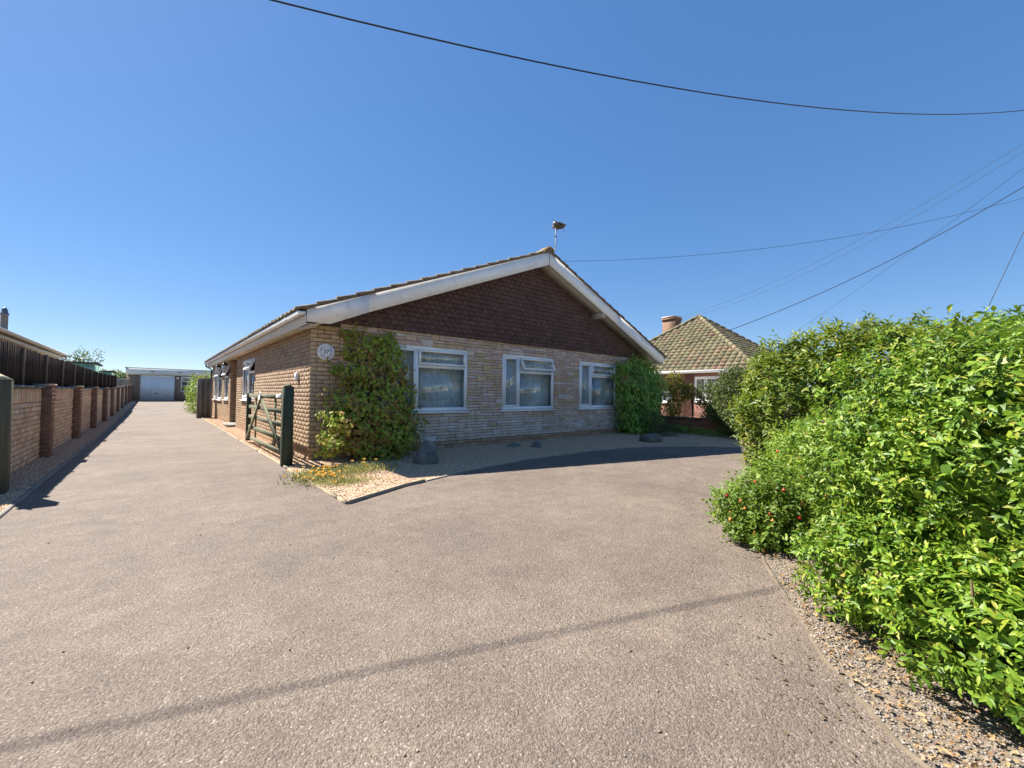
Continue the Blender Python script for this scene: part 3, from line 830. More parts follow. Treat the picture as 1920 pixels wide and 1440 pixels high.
OCT = np.array([(1,0,0),(-1,0,0),(0,1,0),(0,-1,0),(0,0,1),(0,0,-1)], float)
OCT_T = np.array([(0,2,4),(2,1,4),(1,3,4),(3,0,4),(2,0,5),(1,2,5),(3,1,5),(0,3,5)])
def stones(name, polys, n, size, z, mat, seed, box=None, parent=None, flat=0.6):
    r = np.random.default_rng(seed)
    pts = np.array([p for q in polys for p in q]); lo, hi = pts.min(0), pts.max(0)
    if box: lo = np.maximum(lo, box[:2]); hi = np.minimum(hi, box[2:])
    X = []; Y = []; tot = 0
    while tot < n:
        x = r.uniform(lo[0], hi[0], n*2); y = r.uniform(lo[1], hi[1], n*2)
        k = in_polys(x, y, polys); X.append(x[k]); Y.append(y[k]); tot += k.sum()
        if k.sum() == 0: break
    x = np.concatenate(X)[:n]; y = np.concatenate(Y)[:n]; n = len(x)
    s = size*(0.55+0.9*r.random(n)**1.5)
    V = OCT[None]*(0.75+0.5*r.random((n, 6, 1)))*s[:, None, None]
    V[:, :, 2] *= flat
    a = r.random(n)*6.28; ca, sa = np.cos(a)[:, None], np.sin(a)[:, None]
    el = 0.75+0.5*r.random((n, 1))
    vx = V[:, :, 0]*el; vy = V[:, :, 1]/el
    til = r.normal(size=(n, 1))*0.35
    V2 = np.stack([vx*ca-vy*sa, vx*sa+vy*ca, V[:, :, 2]+vx*til], 2)
    zz = z+np.array([rise(q) for q in y])
    V2 += np.stack([x, y, zz+s*flat*0.35], 1)[:, None]
    T = (OCT_T[None]+(np.arange(n)*6)[:, None, None]).reshape(-1, 3)
    return obj(name, np_mesh(name, V2.reshape(-1, 3), T), mat, parent, kind='stuff')

tag(stones('gravel', polyA, 52000, 0.0115, 0.010, MT['gravel'], 1), 'loose golden gravel spread in front of the bungalow', 'gravel')
tag(stones('gravel', strip(1.60, 2.05, 7.85, 24.4), 9000, 0.013, 0.010, MT['gravel'], 2), 'loose golden gravel along the brick side wall', 'gravel')
tag(stones('gravel', strip(-1.50, -1.10, 3.0, 30.0), 17000, 0.013, 0.010, MT['gravel'], 3), 'loose gravel along the foot of the garden wall', 'gravel')
tag(stones('gravel', polyB, 46000, 0.0062, 0.012, MT['gravel_grey'], 4, box=(1.7, -1.2, 5.0, 2.0)), 'mixed chippings on the bed under the hedge', 'gravel')
# loose stones on the drive
tag(stones('loose_stones', [[(-1.0, 0.6), (1.6, 0.6), (1.6, 5), (-1.0, 5)], [(1.6, 0.6), (3.2, 1.0), (6, 3), (1.6, 4.4)]], 160, 0.006, 0.002, MT['gravel_grey'], 5), 'small loose stones scattered over the tarmac drive', 'stones')

# fallen leaves on the bed
r = np.random.default_rng(11); n = 5200
x = r.uniform(1.75, 4.4, n*4); y = r.uniform(-1.0, 1.6, n*4); k = in_polys(x, y, polyB)
dist_e = np.array([min(math.hypot(px-e[0], py-e[1]) for e in EDGE) for px, py in zip(x, y)])
k &= (r.random(len(x)) < np.where(dist_e < 0.35, 1.0, 0.5))
x, y = x[k][:n], y[k][:n]; n = len(x)
P = np.stack([x, y, np.full(n, 0.026)+r.random(n)*0.012], 1)
Dd = np.stack([r.normal(size=n), r.normal(size=n), r.normal(size=n)*0.2], 1); Nn = np.stack([r.normal(size=n)*.4, r.normal(size=n)*.4, np.ones(n)], 1)
L = 0.010+0.026*r.random(n)**2.5
tag(obj('fallen_leaves', leaf_mesh('fallen_leaves', P, Dd, Nn, L, L*0.5), MT['dead_leaf'], kind='stuff'), 'dry brown leaves fallen under the hedge', 'leaves')
# dry needles / crumbs swept against the edging on the drive side
n = 170
tt = r.random(n)*6; ii = np.clip(tt.astype(int), 0, 6); ff = tt-ii
E_ = np.array(EDGE); Pe = E_[ii]*(1-ff)[:, None]+E_[ii+1]*ff[:, None]
off = -np.abs(r.normal(size=n))*0.16-0.03
Pe = Pe+np.stack([off*0.7, -off*0.7], 1)
P = np.stack([Pe[:, 0], Pe[:, 1], np.full(n, 0.006)], 1); L = 0.006+0.016*r.random(n)
Dd = np.stack([r.normal(size=n), r.normal(size=n), np.zeros(n)], 1); Nn = np.stack([r.normal(size=n)*.3, r.normal(size=n)*.3, np.ones(n)], 1)
tag(obj('leaf_litter', leaf_mesh('leaf_litter', P, Dd, Nn, L, L*0.6), mat_leaf('dark_litter', [(0.08, 0.055, 0.035), (0.14, 0.095, 0.06), (0.24, 0.17, 0.10), (0.06, 0.045, 0.03)], 0.9, 0.1, 0.1), kind='stuff'), 'dark crumbs of leaf litter beside the edging strip', 'litter')

# edgings -----------------------------------------------------------
def edging(name, pts, wid, ht, mat, label, seg=1.2, wob=0.0, seed=0, gap=0.006):
    rr = random.Random(seed)
    t = thing(name, label, 'edging', (pts[0][0], pts[0][1], 0))
    P = [Vector((p[0], p[1], rise(p[1]))) for p in pts]
    # resample
    Q = [P[0]]
    for a, b in zip(P[:-1], P[1:]):
        L = (b-a).length; k = max(1, int(round(L/0.3)))
        for i in range(1, k+1): Q.append(a.lerp(b, i/k))
    if wob:
        Q = [q+Vector((rr.gauss(0, wob), rr.gauss(0, wob), 0)) for q in Q]
    step = max(2, int(round(seg/0.3)))
    i = 0
    while i < len(Q)-1:
        part = Q[i:i+step+1]
        mb = MB(); V = []; h = ht*(1+rr.uniform(-.15, .15))
        for j, q in enumerate(part):
            d = (part[min(j+1, len(part)-1)]-part[max(j-1, 0)]).normalized(); s = Vector((-d.y, d.x, 0))*wid/2
            qq = q+d*(gap if j == 0 else (-gap if j == len(part)-1 else 0))
            V += [qq-s+Vector((0, 0, -.02)), qq-s*0.9+Vector((0, 0, h)), qq+s*0.9+Vector((0, 0, h)), qq+s+Vector((0, 0, -.02))]
        qd = []
        for j in range(len(part)-1):
            for c in range(4): qd.append((j*4+c, j*4+(c+1) % 4, (j+1)*4+(c+1) % 4, (j+1)*4+c))
        e = (len(part)-1)*4
        qd += [(3, 2, 1, 0), (e, e+1, e+2, e+3)]
        mb.raw(V, quads=[tuple(reversed(f)) for f in qd]); mb.build('edging_length', mat, t)
        i += step
    return t
edging('edging_strip', EDGE[:7]+[(4.6, 1.55), (6.0, 1.95), (8.0, 2.5), (9.8, 3.0)], 0.024, 0.012, MT['edge_brown'], 'thin curved brown edging in front of the big hedge', 0.9, 0.006, 1)
edging('edging_board', [(1.585, 24.0), (1.585, 7.4), (1.585, 4.53)], 0.03, 0.03, MT['timber_edge'], 'timber edging board between drive and gravel by the gate', 2.4, 0.004, 2)
edging('edging_board', [(1.60, 4.53), (2.45, 4.94), (2.81, 5.03)], 0.03, 0.032, MT['timber_edge'], 'short bleached edging board at the pointed gravel corner', 1.5, 0.003, 3)
edging('edging_strip', [(2.83, 5.04), (3.63, 5.28), (5.16, 5.54), (7.04, 5.56), (8.55, 5.34), (9.63, 4.71), (10.4, 3.94), (11.2, 3.6)], 0.025, 0.016, MT['concrete'], 'low curved edging between tarmac and gravel below the stone wall', 1.5, 0.004, 4)
edging('edging_strip', [(-1.08, 3.0), (-1.08, 20.0), (-1.08, 44.8)], 0.04, 0.02, MT['concrete'], 'long straight concrete edging beside the garden wall', 2.0, 0.004, 5)

# ================================================================== BUNGALOW
YF = 7.8; XL = 2.05; XR = 13.10; YE = 24.2; XC = 7.60
SL = 0.402                      # roof slope
def zb(x): return 4.885-SL*abs(x-XC)          # top of the bargeboard line
HO = thing('bungalow', 'low gabled bungalow with stone front, brown hung tiles and white bargeboards', 'house', (7.6, 16, 0))

# front wall --------------------------------------------------------
WZ0, WZ1 = 0.83, 2.20
WIN = [(3.58, 5.40), (6.45, 8.27), (9.37, 11.17)]
holes = [(a, b, WZ0, WZ1) for a, b in WIN]
fw = MB()
def mk(a, b, c, d): fw.box((a, YF+0.022, c), (b, YF+0.25, d))
wall_with_holes(fw, XR-XL-0.02, 2.50, holes, mk, XL+0.02, 0.0)
FW = fw.build('front_wall', MT['mortar_grey'], HO)
gw = MB(); gw.prism([(XL+.02, 2.50), (XR-.02, 2.50), (XR-.02, zb(XR)-0.06), (XC, zb(XC)-0.06), (XL+.02, zb(XL)-0.06)], 1, YF+0.022, YF+0.2)
GW = gw.build('gable', MT['mortar_grey'], HO)
st = stone_rects(XR-2.56, 2.50-0.165, holes, 2.56, 0.165, seed=5)
lay_pieces('stone', FW, st, (0, YF, 0), (1, 0, 0), (0, -1, 0), MT['stone'], 0.024, 0.005, 300, 0.005, 'stones', 1)
lay_pieces('plinth_brick', FW, brick_rects(XR-2.56, 0.15, (), u0=2.56, v0=0.012), (0, YF-0.012, 0), (1, 0, 0), (0, -1, 0), MT['brown_brick'], 0.036, 0.005, 60, 0.003, 'plinth_bricks', 2)
lay_pieces('quoin_brick', FW, brick_rects(0.50, 2.40, (), u0=2.05, v0=0.012), (0, YF-0.006, 0), (1, 0, 0), (0, -1, 0), MT['quoin_brick'], 0.03, 0.005, 120, 0.003, 'quoin_bricks', 3)

# hung tiles --------------------------------------------------------
rt = []
z = 2.47; row = 0; TW = 0.168; TG = 0.108
tile_v = MB(); hung = []
while z < zb(XC)-0.35:
    x = 2.1-(TW/2 if row % 2 else 0)
    while x < XR:
        if zb(max(abs(x-XC), abs(x+TW-XC))+XC)-0.30 > z-0.02: hung.append((x, z))
        x += TW
    z += TG; row += 1
# a hung tile: thin slab leaning out at its foot
def tile_verts(w, h, t, lean):
    return [(0, 0-lean-t, 0), (w, 0-lean-t, 0), (w, -t*0.6, h), (0, -t*0.6, h), (0, -lean, 0), (w, -lean, 0), (w, 0, h), (0, 0, h)]
TQd = [(0, 1, 2, 3), (5, 4, 7, 6), (4, 5, 1, 0), (1, 5, 6, 2), (3, 2, 6, 7), (4, 0, 3, 7)]
protos = []
for k in range(3):
    b = MB(); b.raw(tile_verts(TW-0.004, 0.155, 0.015, 0.026+0.006*k), quads=TQd); me = b.mesh('hung_tile'); me.materials.append(MT['hung_tile']); protos.append(me)
hung.sort(key=lambda p: math.hypot(p[0], math.hypot(YF, p[1]-1.2)))
rest = MB(); rr = random.Random(4)
for i, (x, z) in enumerate(hung):
    if i < 300: obj('hung_tile', protos[rr.randrange(3)], None, GW, (x, YF+0.012, z))
    else:
        ln = 0.026+0.006*rr.randrange(3)
        rest.raw([(x+p[0], YF+0.012+p[1], z+p[2]) for p in tile_verts(TW-0.004, 0.155, 0.015, ln)], quads=TQd)
rest.build('hung_tiles', MT['hung_tile'], GW, kind='stuff')

# side wall (drive side) --------------------------------------------
# openings measured along +Y from the front corner (v up)
SIDE = [(13.20, 15.30, 0.97, 2.15), (16.45, 17.95, 0.0, 2.33), (18.55, 19.75, 0.90, 2.18), (20.55, 23.45, 0.86, 2.18)]
sh = [(a-YF, b-YF, c, d) for a, b, c, d in SIDE]
sw = MB()
def mks(a, b, c, d): sw.box((XL+0.0025, YF+0.26+a*(1) if a > 0 else YF+0.26, c), (XL+0.24, YF+b, d))
wall_with_holes(sw, YE-YF, 2.40, sh, mks)
SW = sw.build('side_wall', MT['mortar'], HO)
# u runs from far end towards the camera so that outside faces -X
br = brick_rects(YE-YF-0.027, 2.40, [(YE-b, YE-a, c, d) for a, b, c, d in SIDE])
lay_pieces('brick', SW, br, (XL, YE, 0), (0, -1, 0), (-1, 0, 0), MT['buff_brick'], 0.02, 0.0018, 300, 0.0006, 'bricks', 4)
# other walls and the rooms behind
ow = MB()
ow.box((XR-0.24, YF+0.26, 0), (XR, YE, 2.45)); ow.box((XL+0.25, YE-0.25, 0), (XR-0.25, YE, 2.45))
ow.build('outer_wall', mat_brick_tex('far_buff_brick', (0.42, 0.28, 0.17), (0.36, 0.24, 0.15), (0.3, 0.27, 0.22), 1), HO)
iw = MB()
iw.box((XL+0.25, YF+3.6, 0), (XR-0.25, YF+3.7, 2.40)); iw.box((5.9, YF+0.26, 0), (6.0, YF+3.59, 2.40)); iw.box((8.8, YF+0.26, 0), (8.9, YF+3.59, 2.40))
iw.box((XL+0.25, YF+0.26, 2.41), (XR-0.25, YE-0.26, 2.44))
iw.build('inner_wall', MT['interior'], HO)
fl = MB(); fl.box((XL+0.25, YF+0.26, 0.0), (XR-0.25, YE-0.26, 0.05)); fl.build('floor', MT['interior'], HO)
# porch recess: jambs, back wall and door
pj = MB()
pj.box((XL+0.245, 16.25, 0.051), (XL+1.3, 16.44, 2.405)); pj.box((XL+1.301, 16.25, 0.051), (XL+1.5, 18.25, 2.405))
pj.build('porch_wall', mat_brick_tex('porch_brick', (0.40, 0.27, 0.16), (0.33, 0.22, 0.14), (0.3, 0.27, 0.22), 1), HO)
jb = MB(); jb.box((XL+0.245, 17.97, 0.051), (XL+1.3, 18.2, 2.405)); JB = jb.build('porch_jamb', MT['mortar'], HO)
lay_pieces('brick', JB, brick_rects(1.25, 2.33), (XL+0.02, 17.945, 0), (1, 0, 0), (0, -1, 0), MT['buff_brick'], 0.03, 0.005, 80, 0.002, 'bricks', 6)
dr = MB(); dr.box((XL+1.24, 16.6, 0.1), (XL+1.295, 17.6, 2.1)); DR = dr.build('front_door', MT['upvc'], HO)
dh = MB(); dh.box((XL+1.2, 17.45, 1.0), (XL+1.235, 17.52, 1.14)); dh.build('handle', MT['steel'], DR)
sp = MB(); sp.bbox((XL-0.22, 16.5, 0.0), (XL+1.2, 17.93, 0.09), 0.01); sp.build('doorstep', MT['concrete'], HO)

# roof ---------------------------------------------------------------
YV = YF-0.45           # bargeboard plane
RO = bpy.data.objects.new('roof', None); RO.empty_display_size = 0.3; link(RO, HO, (XC, 16, 4.8))
dk = MB()
XE0, XE1 = 1.80, 2*XC-1.80
for sgn, xe in ((1, XE0), (-1, XE1)):
    dk.prism([(xe, zb(xe)-0.035), (XC, zb(XC)-0.035), (XC, zb(XC)-0.002), (xe, zb(xe)-0.002)], 1, YV+0.035, YE+0.2)
dk.build('roof_deck', MT['felt'], RO)
sf = MB()   # verge soffit under the overhang
for xe in (XE0+0.05, XE1-0.05):
    sf.prism([(xe, zb(xe)-0.30), (XC, zb(XC)-0.30), (XC, zb(XC)-0.275), (xe, zb(xe)-0.275)], 1, YV+0.033, YF+0.0)
sf.build('verge_soffit', MT['soffit'], RO)
pu = MB()
for px in (XC+2.35,): pu.bbox((px-0.08, YV+0.034, zb(px)-0.44), (px+0.08, YF+0.02, zb(px)-0.29), 0.008)
pu.build('purlin_end', MT['soffit'], RO)
# bargeboards: boards butted with their joints showing
def barge(xs, xe, name='bargeboard'):
    mb = MB()
    a, b = sorted((xs, xe))
    tz = lambda x: zb(x); bz = lambda x: zb(x)-0.325
    ends = [(a, bz(a)), (b, bz(b)), (b, tz(b)), (a, tz(a))]
    # foot cut level at the eaves
    if a < 2.3 and a < XC:
        ends = [(1.865, 2.375), (2.235, 2.375)] + [(b, bz(b)), (b, tz(b)), (1.865, tz(1.865))]
    if b > 12.9:
        q = 2*XC
        ends = [(a, bz(a)), (q-2.235, 2.375), (q-1.865, 2.375), (q-1.865, tz(1.865)), (a, tz(a))]
    mb.prism(ends, 1, YV, YV+0.03)
    return mb.build(name, MT['white_paint'], RO)
barge(1.87, 2.90); barge(2.904, XC-0.012); barge(XC+0.012, 10.6); barge(10.604, 13.33)
cl = MB(); cl.box((XC-0.0115, YV+0.006, zb(XC)-0.33), (XC+0.0115, YV+0.028, zb(XC)-0.01)); cl.build('bargeboard_joint', MT['felt'], RO)
vb = MB()    # mortar bedding strip under the verge tiles
for sgn in (-1, 1):
    xe = XE0 if sgn < 0 else XE1
    vb.prism([(xe, zb(xe)+0.001), (XC, zb(XC)+0.001), (XC, zb(XC)+0.03), (xe, zb(xe)+0.03)], 1, YV-0.012, YV+0.05)
vb.build('verge_bedding', MT['pier_brick'], RO)
# tiles: interlocking, 18 courses a side
LS = (XC-1.74)*math.sqrt(1+SL*SL); NC = 18; G = LS/NC
ca, sa = 1/math.sqrt(1+SL*SL), SL/math.sqrt(1+SL*SL)
def roof_tile(wy):
    # section across the tile (along Y): flat pan with a roll, foot thicker
    sec = [(0, 0.0), (0.05*wy/.3, 0.026), (0.085*wy/.3, 0.028), (0.125*wy/.3, 0.004), (wy-0.004, 0.0)]
    V = []
    for (s, lift) in ((-0.03, 0.062), (G, 0.030)):
        for (y, zz) in sec: V.append((s, y, zz+lift))
        for (y, zz) in sec: V.append((s, y, lift-0.028))
    q = []
    for i in range(4):
        q += [(i, i+1, 11+i, 10+i), (5+i, 15+i, 16+i, 6+i), (i, 5+i, 6+i, i+1), (10+i, 11+i, 16+i, 15+i)]
    q += [(0, 10, 15, 5), (4, 9, 19, 14)]
    return V, q
WY = 0.30; NYT = int((YE+0.2-YV)/WY)
Vt, Qt = roof_tile(WY)
# world placement: left slope climbs +X, right slope climbs -X
def place(V, side, row, y0, jz=0.0):
    out = []
    for (s, y, h) in V:
        d = row*G+s
        x = 1.74+d*ca-h*sa*1.0; zz = zb(1.74)+d*sa+h*ca+jz
        if side > 0: x = 2*XC-x
        out.append((x, y0+y, zz))
    return out
rest = MB(); rr = random.Random(9)
for side in (-1, 1):
    q = [tuple(reversed(f)) for f in Qt] if side < 0 else Qt
    for row in range(NC):
        me = None
        for c in range(NYT):
            y0 = YV-0.045+c*WY
            if c == 0 or (side < 0 and row == 0 and c < 40):
                b = MB(); b.raw(place(Vt, side, row, y0, rr.uniform(-.006, .006)), quads=q)
                b.build('roof_tile', MT['roof_tile'], RO)
            else: rest.raw(place(Vt, side, row, y0, rr.uniform(-.003, .003)), quads=q)
rest.build('roof_tiles', MT['roof_tile'], RO, kind='stuff')
y = YV-0.05
while y < YE+0.2:
    b = MB(); top = zb(XC)+0.085; V = []
    for yy, k in ((y, 1.06), (y+0.45, 1.0)):
        for a in (-72, -40, 0, 40, 72):
            t = math.radians(a); V.append((XC+0.15*k*math.sin(t), yy, top-0.105+0.15*k*math.cos(t)*0.95))
        for a in (-72, -40, 0, 40, 72):
            t = math.radians(a); V.append((XC+0.125*k*math.sin(t), yy, top-0.105+0.125*k*math.cos(t)*0.95))
    q = []
    for i in range(4): q += [(i, i+1, 11+i, 10+i), (6+i, 5+i, 15+i, 16+i), (i, 5+i, 6+i, i+1), (10+i, 11+i, 16+i, 15+i)]
    q += [(0, 10, 15, 5), (4, 9, 19, 14)]
    b.raw(V, quads=[tuple(reversed(f)) for f in q]); b.build('ridge_tile', MT['ridge_tile'], RO); y += 0.445
rm = MB(); rm.prism([(XC-0.13, zb(XC)-0.02), (XC+0.13, zb(XC)-0.02), (XC+0.05, zb(XC)+0.14), (XC-0.05, zb(XC)+0.14)], 1, YV-0.03, YV+0.25); rm.build('ridge_mortar', MT['pier_brick'], RO)
# eaves: fascia, soffit, gutter, downpipe
for sgn, nm in ((1, 'l'), (-1, 'r')):
    X = (lambda x: x) if sgn > 0 else (lambda x: 2*XC-x)
    e = MB(); e.box((X(1.84), YV+0.034, 2.33), (X(1.862), YE+0.15, 2.56)); e.build('fascia', MT['upvc_old'], RO)
    e = MB(); e.box((X(1.863), YV+0.034, 2.335), (X(2.06), YE+0.15, 2.352)); e.build('eaves_soffit', MT['cream'], RO)
    g = MB(); prof = []
    cx, cz, R1, R2 = 1.775, 2.53, 0.062, 0.056
    for a in range(0, 181, 20):
        t = math.radians(180+a); prof.append((cx+R1*math.cos(t), cz+R1*math.sin(t)))
    inner = [(cx+R2*math.cos(math.radians(180+a)), cz+R2*math.sin(math.radians(180+a))) for a in range(180, -1, -20)]
    loop = prof+inner; nn = len(loop)
    y0, y1 = YV-0.02, YE+0.1
    V = [(X(p[0]), y0, p[1]) for p in loop]+[(X(p[0]), y1, p[1]) for p in loop]
    q = [(i, (i+1) % nn, nn+(i+1) % nn, nn+i) for i in range(nn)]
    h = len(prof)
    q += [(i, i+1, nn-2-i, nn-1-i) for i in range(h-1)]+[(nn+i+1, nn+i, nn+nn-1-i, nn+nn-2-i) for i in range(h-1)]
    g.raw(V, quads=q)
    g.prism([(X(p[0]), p[1]) for p in prof], 1, y0-0.004, y0+0.004)
    G_ = g.build('gutter', MT['gutter_white'], RO)
    for k in range(8):
        b = MB(); yy = YF+0.4+k*2.1
        b.prism([(X(1.775+0.067*math.cos(math.radians(180+a))), 2.53+0.067*math.sin(math.radians(180+a))) for a in range(0, 181, 30)], 1, yy, yy+0.04)
        b.build('gutter_bracket', MT['gutter_white'], G_)
    d = MB(); d.tube([(X(1.775), YE-0.1, 2.47), (X(1.775), YE-0.1, 2.38), (X(2.0), YE-0.1, 2.22), (X(2.0), YE-0.1, 0.05)], 0.034, 8); d.build('downpipe', MT['black_metal'], HO)

# windows --------------------------------------------------------------
for i, (a, b) in enumerate(WIN):
    make_window(HO, (a, YF, WZ0), (1, 0, 0), (0, -1, 0), b-a, WZ1-WZ0, 0.55, 0.955, ('fan',) if i == 1 else ())
cl_ = ['net curtain inside the front window half hidden by the creeper', 'net curtain inside the front window with the tilted open fanlight', 'net curtain inside the front window beside the leafy climber']
for i, (a, b) in enumerate(WIN):
    make_curtain(cl_[i], (a+0.012, YF, WZ0+0.012), (1, 0, 0), (0, -1, 0), b-a-0.024, WZ1-WZ0-0.024, 0.155, i+3)
for i, (a, b, c, d) in enumerate(SIDE):
    if i == 1: continue
    make_window(HO, (XL, b, c), (0, -1, 0), (-1, 0, 0), b-a, d-c, (b-a)*0.5 if i != 2 else 0, (d-c)*0.68, ('fan',), openang=26 if i != 2 else 20)
# concrete lintel-free reveals: thin returns around the front openings
# small fittings --------------------------------------------------------
def lantern(loc, label):
    t = thing('wall_lantern', label, 'lantern', loc, 'porch lanterns')
    x, y, z = loc
    b = MB(); b.bbox((x-0.02, y-0.05, z-0.12), (x+0.0, y+0.05, z+0.12), 0.006); b.build('backplate', MT['black_metal'], t)
    b = MB(); b.tube([(x-0.01, y, z-0.05), (x-0.08, y, z-0.12), (x-0.16, y, z-0.08), (x-0.17, y, z-0.02)], 0.011, 6); b.build('arm', MT['black_metal'], t, True)
    b = MB(); b.lathe([(0.03, -0.03), (0.06, 0.0), (0.09, 0.17), (0.088, 0.172), (0.058, 0.0)], (x-0.17, y, z), 6); b.build('lamp_glass', MT['lamp_glass'], t)
    b = MB(); b.lathe([(0.11, 0.175), (0.10, 0.20), (0.05, 0.25), (0.02, 0.27), (0.015, 0.31), (0.001, 0.32)], (x-0.17, y, z), 8); b.build('cap', MT['black_metal'], t)
lantern((XL-0.003, 18.12, 1.98), 'black wall lantern on the brick jamb beside the porch opening')
lantern((XL-0.003, 20.15, 2.0), 'black wall lantern between the two far side windows')
t = thing('bell_box', 'small white sensor box on the sunlit brick side wall', 'sensor', (XL, 8.6, 1.5))
b = MB(); b.bbox((XL-0.05, 8.55, 1.44), (XL-0.003, 8.65, 1.58), 0.012); b.build('casing', MT['upvc'], t)
b = MB(); b.lathe([(0.001, -0.012), (0.022, -0.008), (0.03, 0.0), (0.028, 0.02)], (XL-0.03, 8.6, 1.43), 10); b.build('lens', MT['lamp_glass'], t)

# house number plaque: white disc with lilac wreath and 37
t = thing('house_plaque', 'round white ceramic plaque with number 37 in a lilac wreath', 'plaque', (2.30, YF-0.01, 1.93))
def disc_y(mb, c, r, y0, y1, n=36, bev=0.01):
    V = []
    for (rr_, y) in ((r, y1), (r, y0+bev), (r-bev, y0)):
        for k in range(n):
            a = 2*math.pi*k/n; V.append((c[0]+rr_*math.cos(a), y, c[1]+rr_*math.sin(a)))
    V.append((c[0], y0, c[1])); q = []; tr = []
    for i in range(2):
        for k in range(n): q.append((i*n+k, i*n+(k+1) % n, (i+1)*n+(k+1) % n, (i+1)*n+k))
    for k in range(n): tr.append((2*n+k, 2*n+(k+1) % n, 3*n))
    mb.raw(V, tr, q)
b = MB(); disc_y(b, (2.30, 1.93), 0.148, YF-0.034, YF-0.008); b.build('disc', MT['ceramic'], t)
b = MB(); rr = random.Random(2)
for k in range(150):
    a = rr.random()*6.283; rad = rr.uniform(0.072, 0.128); s = rr.uniform(0.004, 0.012); o = rr.random()*6.28
    cx, cz = 2.30+rad*math.cos(a), 1.93+rad*math.sin(a); y = YF-0.0352-0.00004*k
    b.raw([(cx+s*1.3*math.cos(o), y, cz+s*1.3*math.sin(o)), (cx+s*.5*math.cos(o+1.57), y, cz+s*.5*math.sin(o+1.57)), (cx-s*1.3*math.cos(o), y, cz-s*1.3*math.sin(o)), (cx-s*.5*math.cos(o+1.57), y, cz-s*.5*math.sin(o+1.57))], quads=[(0, 1, 2, 3)])
b.build('wreath', MT['lilac'], t, kind='stuff')
def text_mesh(txt, size, name):
    cu = bpy.data.curves.new(name, 'FONT'); cu.body = txt; cu.size = size; cu.extrude = 0.0015; cu.align_x = 'CENTER'; cu.align_y = 'CENTER'; cu.offset = 0.002
    o = bpy.data.objects.new(name, cu); COL.objects.link(o)
    dg = bpy.context.evaluated_depsgraph_get(); dg.update()
    me = bpy.data.meshes.new_from_object(o.evaluated_get(dg)); bpy.data.objects.remove(o); bpy.data.curves.remove(cu)
    return me
me = text_mesh('37', 0.10, 'number'); me.materials.clear(); me.materials.append(MT['ink'])
for v in me.vertices: v.co = (v.co.x+2.30, YF-0.0365-v.co.z, v.co.y+1.93)
obj('number', me, None, t)

# TV aerial on the ridge
t = thing('tv_aerial', 'bent grey mast with boxed television aerial on the gable ridge', 'aerial', (XC+0.16, YV+0.1, 4.95))
ax, ay = XC+0.16, YV+0.1
mb = MB(); mb.tube([(ax-0.02, ay, 4.88), (ax+0.06, ay, 4.93), (ax+0.14, ay, 5.02), (ax+0.17, ay, 5.14), (ax+0.17, ay, 5.72)], 0.0125, 8); mb.build('mast', MT['aerial_metal'], t, True)
mb = MB(); mb.tube([(ax+0.17, ay, 5.38), (ax+0.17, ay, 5.46)], 0.018, 8); mb.build('mast_joint', MT['black_metal'], t)
mb = MB(); mb.lathe([(0.001, -0.05), (0.06, -0.045), (0.075, 0.0), (0.06, 0.045), (0.001, 0.05)], (ax+0.16, ay, 5.75), 10); mb.build('head_casing', MT['aerial_metal'], t, True)
mb = MB()
mb.raw([(ax+0.16, ay-.06, 5.66), (ax+0.42, ay-.05, 5.68), (ax+0.50, ay-.04, 5.78), (ax+0.20, ay-.06, 5.74), (ax+0.16, ay+.14, 5.68), (ax+0.42, ay+.16, 5.71), (ax+0.50, ay+.14, 5.81), (ax+0.20, ay+.14, 5.76)], quads=[(0,1,2,3),(7,6,5,4),(4,5,1,0),(5,6,2,1),(6,7,3,2),(7,4,0,3)])
mb.build('casing', MT['bark'], t)
mb = MB(); mb.bbox((ax+0.22, ay-.08, 5.775), (ax+0.50, ay+.16, 5.80), 0.006); mb.build('cover', MT['aerial_metal'], t)
mb = MB(); mb.tube([(ax-0.02, ay-0.06, 5.83), (ax+0.16, ay, 5.77)], 0.004, 5); mb.build('element', MT['aerial_metal'], t)
mb = MB(); mb.tube([(ax+0.40, ay, 5.70), (ax+0.58, ay+0.06, 5.64)], 0.004, 5); mb.build('element', MT['aerial_metal'], t)
mb = MB(); mb.tube([(ax+0.26, ay, 5.67), (ax+0.26, ay, 5.61), (ax+0.22, ay, 5.59), (ax+0.185, ay, 5.62), (ax+0.185, ay, 5.3)], 0.004, 5); mb.build('lead', MT['cable'], t, True)

# ================================================================== GARDEN WALL, FENCE, GATE
GWX = -1.50
GA = thing('garden_wall', 'long buff brick garden wall with projecting piers beside the drive', 'wall', (GWX-0.1, 26, 0))
PIERS = [(10.8, .34), (14.5, .34), (18.2, .34), (21.9, .46), (25.6, .34), (29.3, .34), (33.0, .34), (36.7, .34), (40.4, .34), (44.0, .34)]
Y0W, Y1W = 7.56, 44.9
ys = [Y0W]+[y for y in YB if Y0W < y < Y1W]+[Y1W]
core = MB()
for a, b in zip(ys[:-1], ys[1:]):
    z0 = min(rise(a), rise(b)); z1 = rise((a+b)/2)
    core.box((GWX-0.22, a, -0.04), (GWX-0.009, b, 1.215+z1))
GC = core.build('wall_core', MT['mortar'], GA)
r1 = []
L = Y1W-Y0W
rc = brick_rects(L, 0.975, (), u0=0.0, v0=0.015)
rc = [(a, b, c+rise(Y1W-(a+b)/2)*1.0, d+rise(Y1W-(a+b)/2)) for a, b, c, d in rc]
u_ = 0.0
while u_ < L-0.07:                       # soldier course
    zr = rise(Y1W-u_); rc.append((u_, u_+0.064, 0.992+zr, 1.208+zr)); u_ += 0.075
